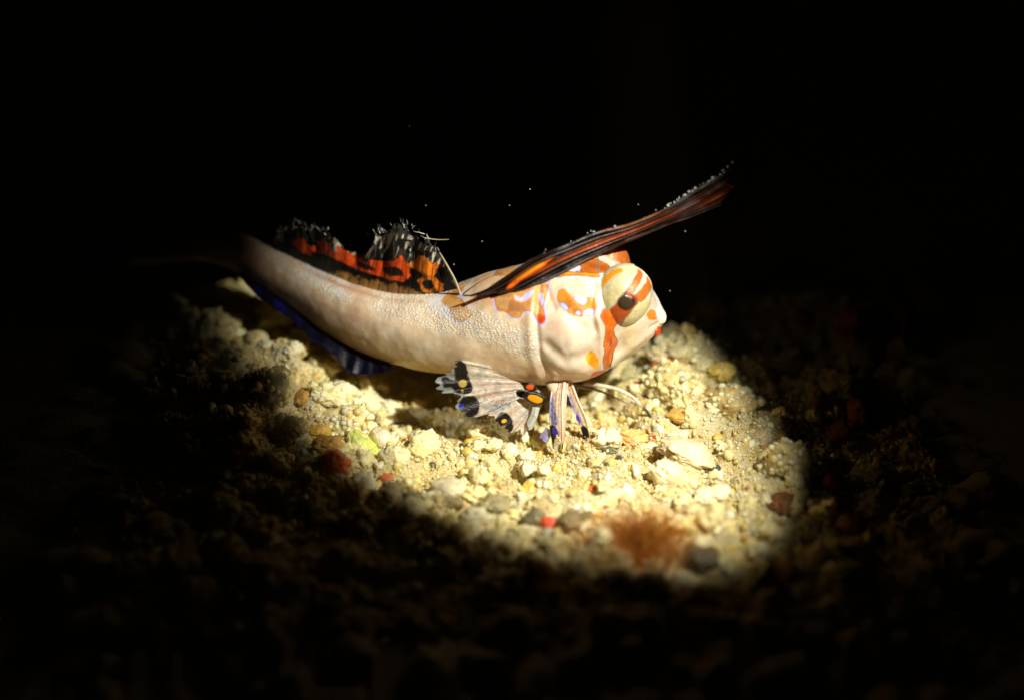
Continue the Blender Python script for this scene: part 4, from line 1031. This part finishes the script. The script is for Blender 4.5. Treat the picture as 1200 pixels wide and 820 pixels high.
# pelvic fan
Dz = lambda pts: Z(480, 400, 5, pts)
def fan_col(u, v, r, P):
    c = np.zeros(u.shape + (4,)); c[..., :3] = srgb(230, 222, 208); c[..., 3] = .58
    paint(c, .5 * sst(0, .6, fbm(np.stack([u * .12, v * .12, 0 * u + 2], -1), 3, 18)), np.array([*srgb(176, 176, 172), .5]))
    paint(c, .5 * sst(0, .6, fbm(np.stack([u * .05, v * .2, 0 * u], -1), 2, 8)), srgb(226, 186, 160))
    sp = vnoise(np.stack([u * .9, v * .9, 0 * u], -1), 5)
    spm = sst(.2, .5, sp) * sst(14, 2, np.abs(sd_line(u, v, Dz([(400, 330), (520, 390), (640, 300)]))))
    paint(c, .8 * spm, np.array([*srgb(40, 36, 40), 1]))
    bl2 = sst(.3, .6, vnoise(np.stack([u * .5, v * .5, 0 * u + 5], -1), 6)) * sst(10, 2, sd_line(u, v, Dz([(520, 390), (640, 310), (660, 250)])))
    paint(c, .6 * bl2, srgb(170, 186, 226))
    # clear outer lobes
    o = sst(1, -1, sd_poly(u, v, Dz([(100, 80), (262, 90), (270, 200), (330, 300), (290, 480), (60, 480), (60, 200)])))
    paint(c, o * .9, np.array([*srgb(150, 162, 160), .6]))
    w_ = 1.1 * fbm(np.stack([u * .25, v * .25, 0 * u], -1), 2, 31)
    for q in (Dz([(265, 105), (290, 98), (335, 140), (345, 200), (372, 270), (360, 300), (300, 308), (262, 290), (250, 270), (200, 270), (186, 230), (195, 202), (262, 225), (262, 170)]),):
        paint(c, sst(.9, -.7, sd_poly(u + w_, v + w_, q)), np.array([*srgb(20, 13, 12), 1]))
    for ex in ((550, 352 / 5 + 400, 0, 0),):
        pass
    for cx, cy, rx, ry, a in ((350, 380, 62, 68, 0), (552, 480, 54, 66, -15), (646, 562, 17, 24, 0), (570, 535, 22, 24, 0)):
        paint(c, sst(.9, -.7, sd_ell(u + w_, v + w_, 480 + cx / 5, 400 + cy / 5, rx / 5, ry / 5, a)), np.array([*srgb(20, 13, 12), 1]))
    for cx, cy, rx, ry, cl in ((312, 245, 24, 22, srgb(196, 170, 84)), (553, 464, 15, 11, srgb(230, 190, 40)), (310, 287, 6, 8, srgb(190, 160, 50)), (304, 376, 15, 15, srgb(40, 36, 170))):
        paint(c, sst(.5, -.5, sd_ell(u, v, 480 + cx / 5, 400 + cy / 5, rx / 5, ry / 5, -20)), np.array([*cl, 1]))
    # black ringed knob at the fin base
    paint(c, sst(.6, -.6, sd_poly(u, v, Dz([(655, 240), (742, 240), (742, 285), (790, 315), (795, 362), (735, 372), (690, 340), (630, 318), (625, 300), (675, 285)]))), np.array([*srgb(24, 12, 8), 1]))
    paint(c, sst(.5, -.5, sd_ell(u, v, 480 + 738 / 5, 400 + 330 / 5, 9.6, 5.8, 22)), np.array([*srgb(236, 160, 22), 1]))
    paint(c, sst(.5, -.5, sd_ell(u, v, 480 + 705 / 5, 400 + 262 / 5, 5.6, 4.2, 0)), np.array([*srgb(222, 84, 20), 1]))
    return c
bz = (634, 452, -.30)
fan_tips = Dz([(272, 98), (215, 130), (130, 215), (160, 300), (235, 325), (225, 395), (310, 470), (440, 440), (520, 500), (565, 560), (630, 540), (652, 588)])
fY = [-.62, -.64, -.66, -.68, -.70, -.72, -.74, -.74, -.74, -.72, -.70, -.66]
rays = []
bs = [(620, 446), (622, 447), (624, 448), (626, 450), (628, 452), (630, 454), (632, 456), (634, 458), (636, 460), (638, 462), (639, 464), (640, 466)]
for k, ((tx, ty), yy) in enumerate(zip(fan_tips, fY)):
    b_ = bs[k]; mx_ = (b_[0] + tx) / 2; my_ = (b_[1] + ty) / 2 - 3 + (2 if k > 5 else 0)
    rays.append([(b_[0], b_[1], -.36), (mx_, my_, (yy - .36) / 2), (tx, ty, yy)])
fan, _ = loft('pelvic_fin', rays, 330, 170, M_fin, fish, fan_col, .010, .004, .13, 14)
fan['label'] = 'fan shaped pelvic fin with black spots and yellow centres'
def frc(u, v, r, P):
    c = fan_col(u, v, r, P); pale = c[..., :3].mean(-1) > .25
    paint(c, .3 * pale, srgb(226, 214, 190)); c[..., 3] = 1; return c
ray_tubes(fan, [[r[0], r[1], tuple(np.array(r[1]) * .2 + np.array(r[2]) * .8)] for r in rays], .22, M_ray, frc)

def knob(px, py, Y, rx, ry, ang, ringc, corec, lab):
    v, f = ICO[4]; P_ = v * np.array([rx * .01, .05, ry * .01]); a = math.radians(ang)
    k = np.hypot(v[:, 0], v[:, 2]); c = np.zeros((len(v), 4)); c[:, 3] = 1; c[:, :3] = srgb(*ringc)
    paint(c, sst(.66, .58, k + .06 * fbm(v * 3, 2, 5)), srgb(*corec))
    P_ = P_ * (1 + .07 * fbm(v * 2 + px, 2, 3))[:, None]
    P_ = np.stack([P_[:, 0] * math.cos(a) - P_[:, 2] * math.sin(a), P_[:, 1], P_[:, 0] * math.sin(a) + P_[:, 2] * math.cos(a)], -1)
    o = mesh_np('fin_knob', P_ * np.array([1, .5, 1]), f, M_ray, fan, c); o.location = W(px, py, Y); o['label'] = lab
knob(627, 466, -.60, 14.5, 7.5, -18, (24, 12, 8), (236, 160, 22), 'black ringed yellow orange knob')
knob(621, 452.5, -.56, 7.5, 5.5, 0, (24, 12, 8), (222, 84, 20), 'small black ringed orange knob')

# finger-like front rays of the near pelvic fin
def fing_col(blobs, strip):
    def f(u, v, r, P):
        c = np.zeros(u.shape + (4,)); c[..., :3] = srgb(228, 204, 176); c[..., 3] = 1
        paint(c, .4 * sst(0, .5, fbm(P * 4, 2, 3)), srgb(226, 176, 150))
        d = sd_line(u, v, strip); s = vnoise(np.stack([u * .9, v * .9, 0 * u], -1), 15)
        paint(c, sst(5.5, 3.0, d) * .75, srgb(140, 140, 220)); paint(c, sst(5, 3, d) * sst(.2, .5, s) * .85, srgb(30, 26, 34))
        for cx, cy, rx, ry, a, cl in blobs:
            paint(c, sst(.5, -.5, sd_ell(u, v, 480 + cx / 5, 400 + cy / 5, rx / 5, ry / 5, a)), np.array([*cl, 1]))
        return c
    return f
BK = srgb(16, 10, 14); PU = srgb(70, 50, 210)
fA = fing_col([(843, 560, 32, 74, -8, BK), (852, 525, 16, 26, -20, PU), (893, 612, 12, 18, 0, BK)], Dz([(818, 330), (830, 400), (850, 470)]))
rA = [[(650, 443, -.42), (645, 470, -.62), (645, 500, -.74), (649, 526, -.76)], [(656, 443, -.46), (652, 470, -.66), (652, 498, -.78), (653, 516, -.8)], [(662, 443, -.48), (659, 470, -.68), (659, 500, -.80), (659, 526, -.80)], [(667, 443, -.46), (664, 470, -.66), (663, 500, -.78), (661, 520, -.78)]]
fg, _ = loft('pelvic_finger', rA, 60, 70, M_fin, fish, fA, .004, .02, .12, 3)
ray_tubes(fg, [rA[2]], 2.2, M_ray, lambda u, v, r, P: np.maximum(fA(u, v, r, P), 0)); ray_tubes(fg, [rA[0]], 1.2, M_ray, fA)
fB = fing_col([(1028, 535, 22, 46, -20, BK), (1030, 572, 14, 12, 0, PU), (985, 450, 10, 26, -20, PU)], Dz([(925, 330), (950, 400), (985, 470)]))
rB = [[(660, 446, -.40), (668, 470, -.52), (678, 495, -.60), (685, 515, -.62)], [(668, 445, -.42), (677, 468, -.54), (687, 492, -.62), (691, 514, -.64)]]
fg2, _ = loft('pelvic_finger', rB, 30, 60, M_fin, fish, fB, .006, .03, .1, 5)
ray_tubes(fg2, [rB[1]], 1.8, M_ray, fB)
# pale thin lobe between them
rC = [[(632, 468, -.4), (636, 490, -.55), (632, 506, -.6)], [(638, 470, -.42), (641, 492, -.57), (640, 514, -.64)]]
rC = [[(626, 466, -.5), (622, 486, -.62), (612, 502, -.68)], [(634, 470, -.5), (630, 488, -.64), (622, 506, -.7)]]
fg3, _ = loft('fin_lobe', rC, 24, 40, M_fin, fan, lambda u, v, r, P: np.concatenate([np.broadcast_to(np.array(srgb(196, 200, 190)), u.shape + (3,)), .8 * np.ones(u.shape + (1,))], -1), .01, .012, .2, 6)
rC = [[(640, 500, -.70), (634, 508, -.70), (632, 514, -.70)], [(646, 504, -.72), (644, 514, -.73), (641, 522, -.74)]]
loft('fin_lobe', rC, 24, 20, M_fin, fan, lambda u, v, r, P: np.concatenate([np.broadcast_to(np.array(srgb(176, 170, 226)), u.shape + (3,)), .7 * np.ones(u.shape + (1,))], -1), .01, .012, .3, 8)
# stem where the fins leave the throat
tube('fin_base', [(655, 428, -.28), (652, 444, -.38), (654, 458, -.52), (655, 470, -.6)], [16, 15, 9, 4], M_ray, fish, lambda u, v, r, P: np.concatenate([np.broadcast_to(np.array(srgb(230, 208, 180)), u.shape + (3,)), np.ones(u.shape + (1,))], -1), 40, 20, .7)

# far pelvic fin: two thin arching rays reaching forward
fp = bpy.data.objects.new('far_pelvic_fin', None); COL.objects.link(fp); fp.parent = fish
def thin(u, v, r, P):
    c = np.zeros(u.shape + (4,)); c[..., 3] = 1; c[..., :3] = srgb(224, 214, 190)
    paint(c, sst(.0, .5, fbm(P * 7, 2, 3)) * .5, srgb(120, 110, 105)); paint(c, sst(748, 756, u), srgb(30, 26, 24)); paint(c, sst(690, 680, u), srgb(30, 18, 14)); return c
tube('fin_ray', [(676, 449, .05), (694, 450, .0), (708, 452, -.05), (724, 456, -.1), (740, 464, -.16), (752, 475, -.22), (760, 484, -.26), (766, 492, -.3)], [2.2, 2.4, 2.4, 2.2, 1.9, 1.5, .8], M_ray, fp, thin, 80, 10)
tube('fin_ray', [(676, 452, .1), (700, 457, .05), (722, 466, 0), (738, 474, -.05)], [1.8, 1.6, 1.0, .4], M_ray, fp, lambda u, v, r, P: np.concatenate([np.broadcast_to(np.array(srgb(150, 128, 92)), u.shape + (3,)), np.ones(u.shape + (1,))], -1), 60, 8)
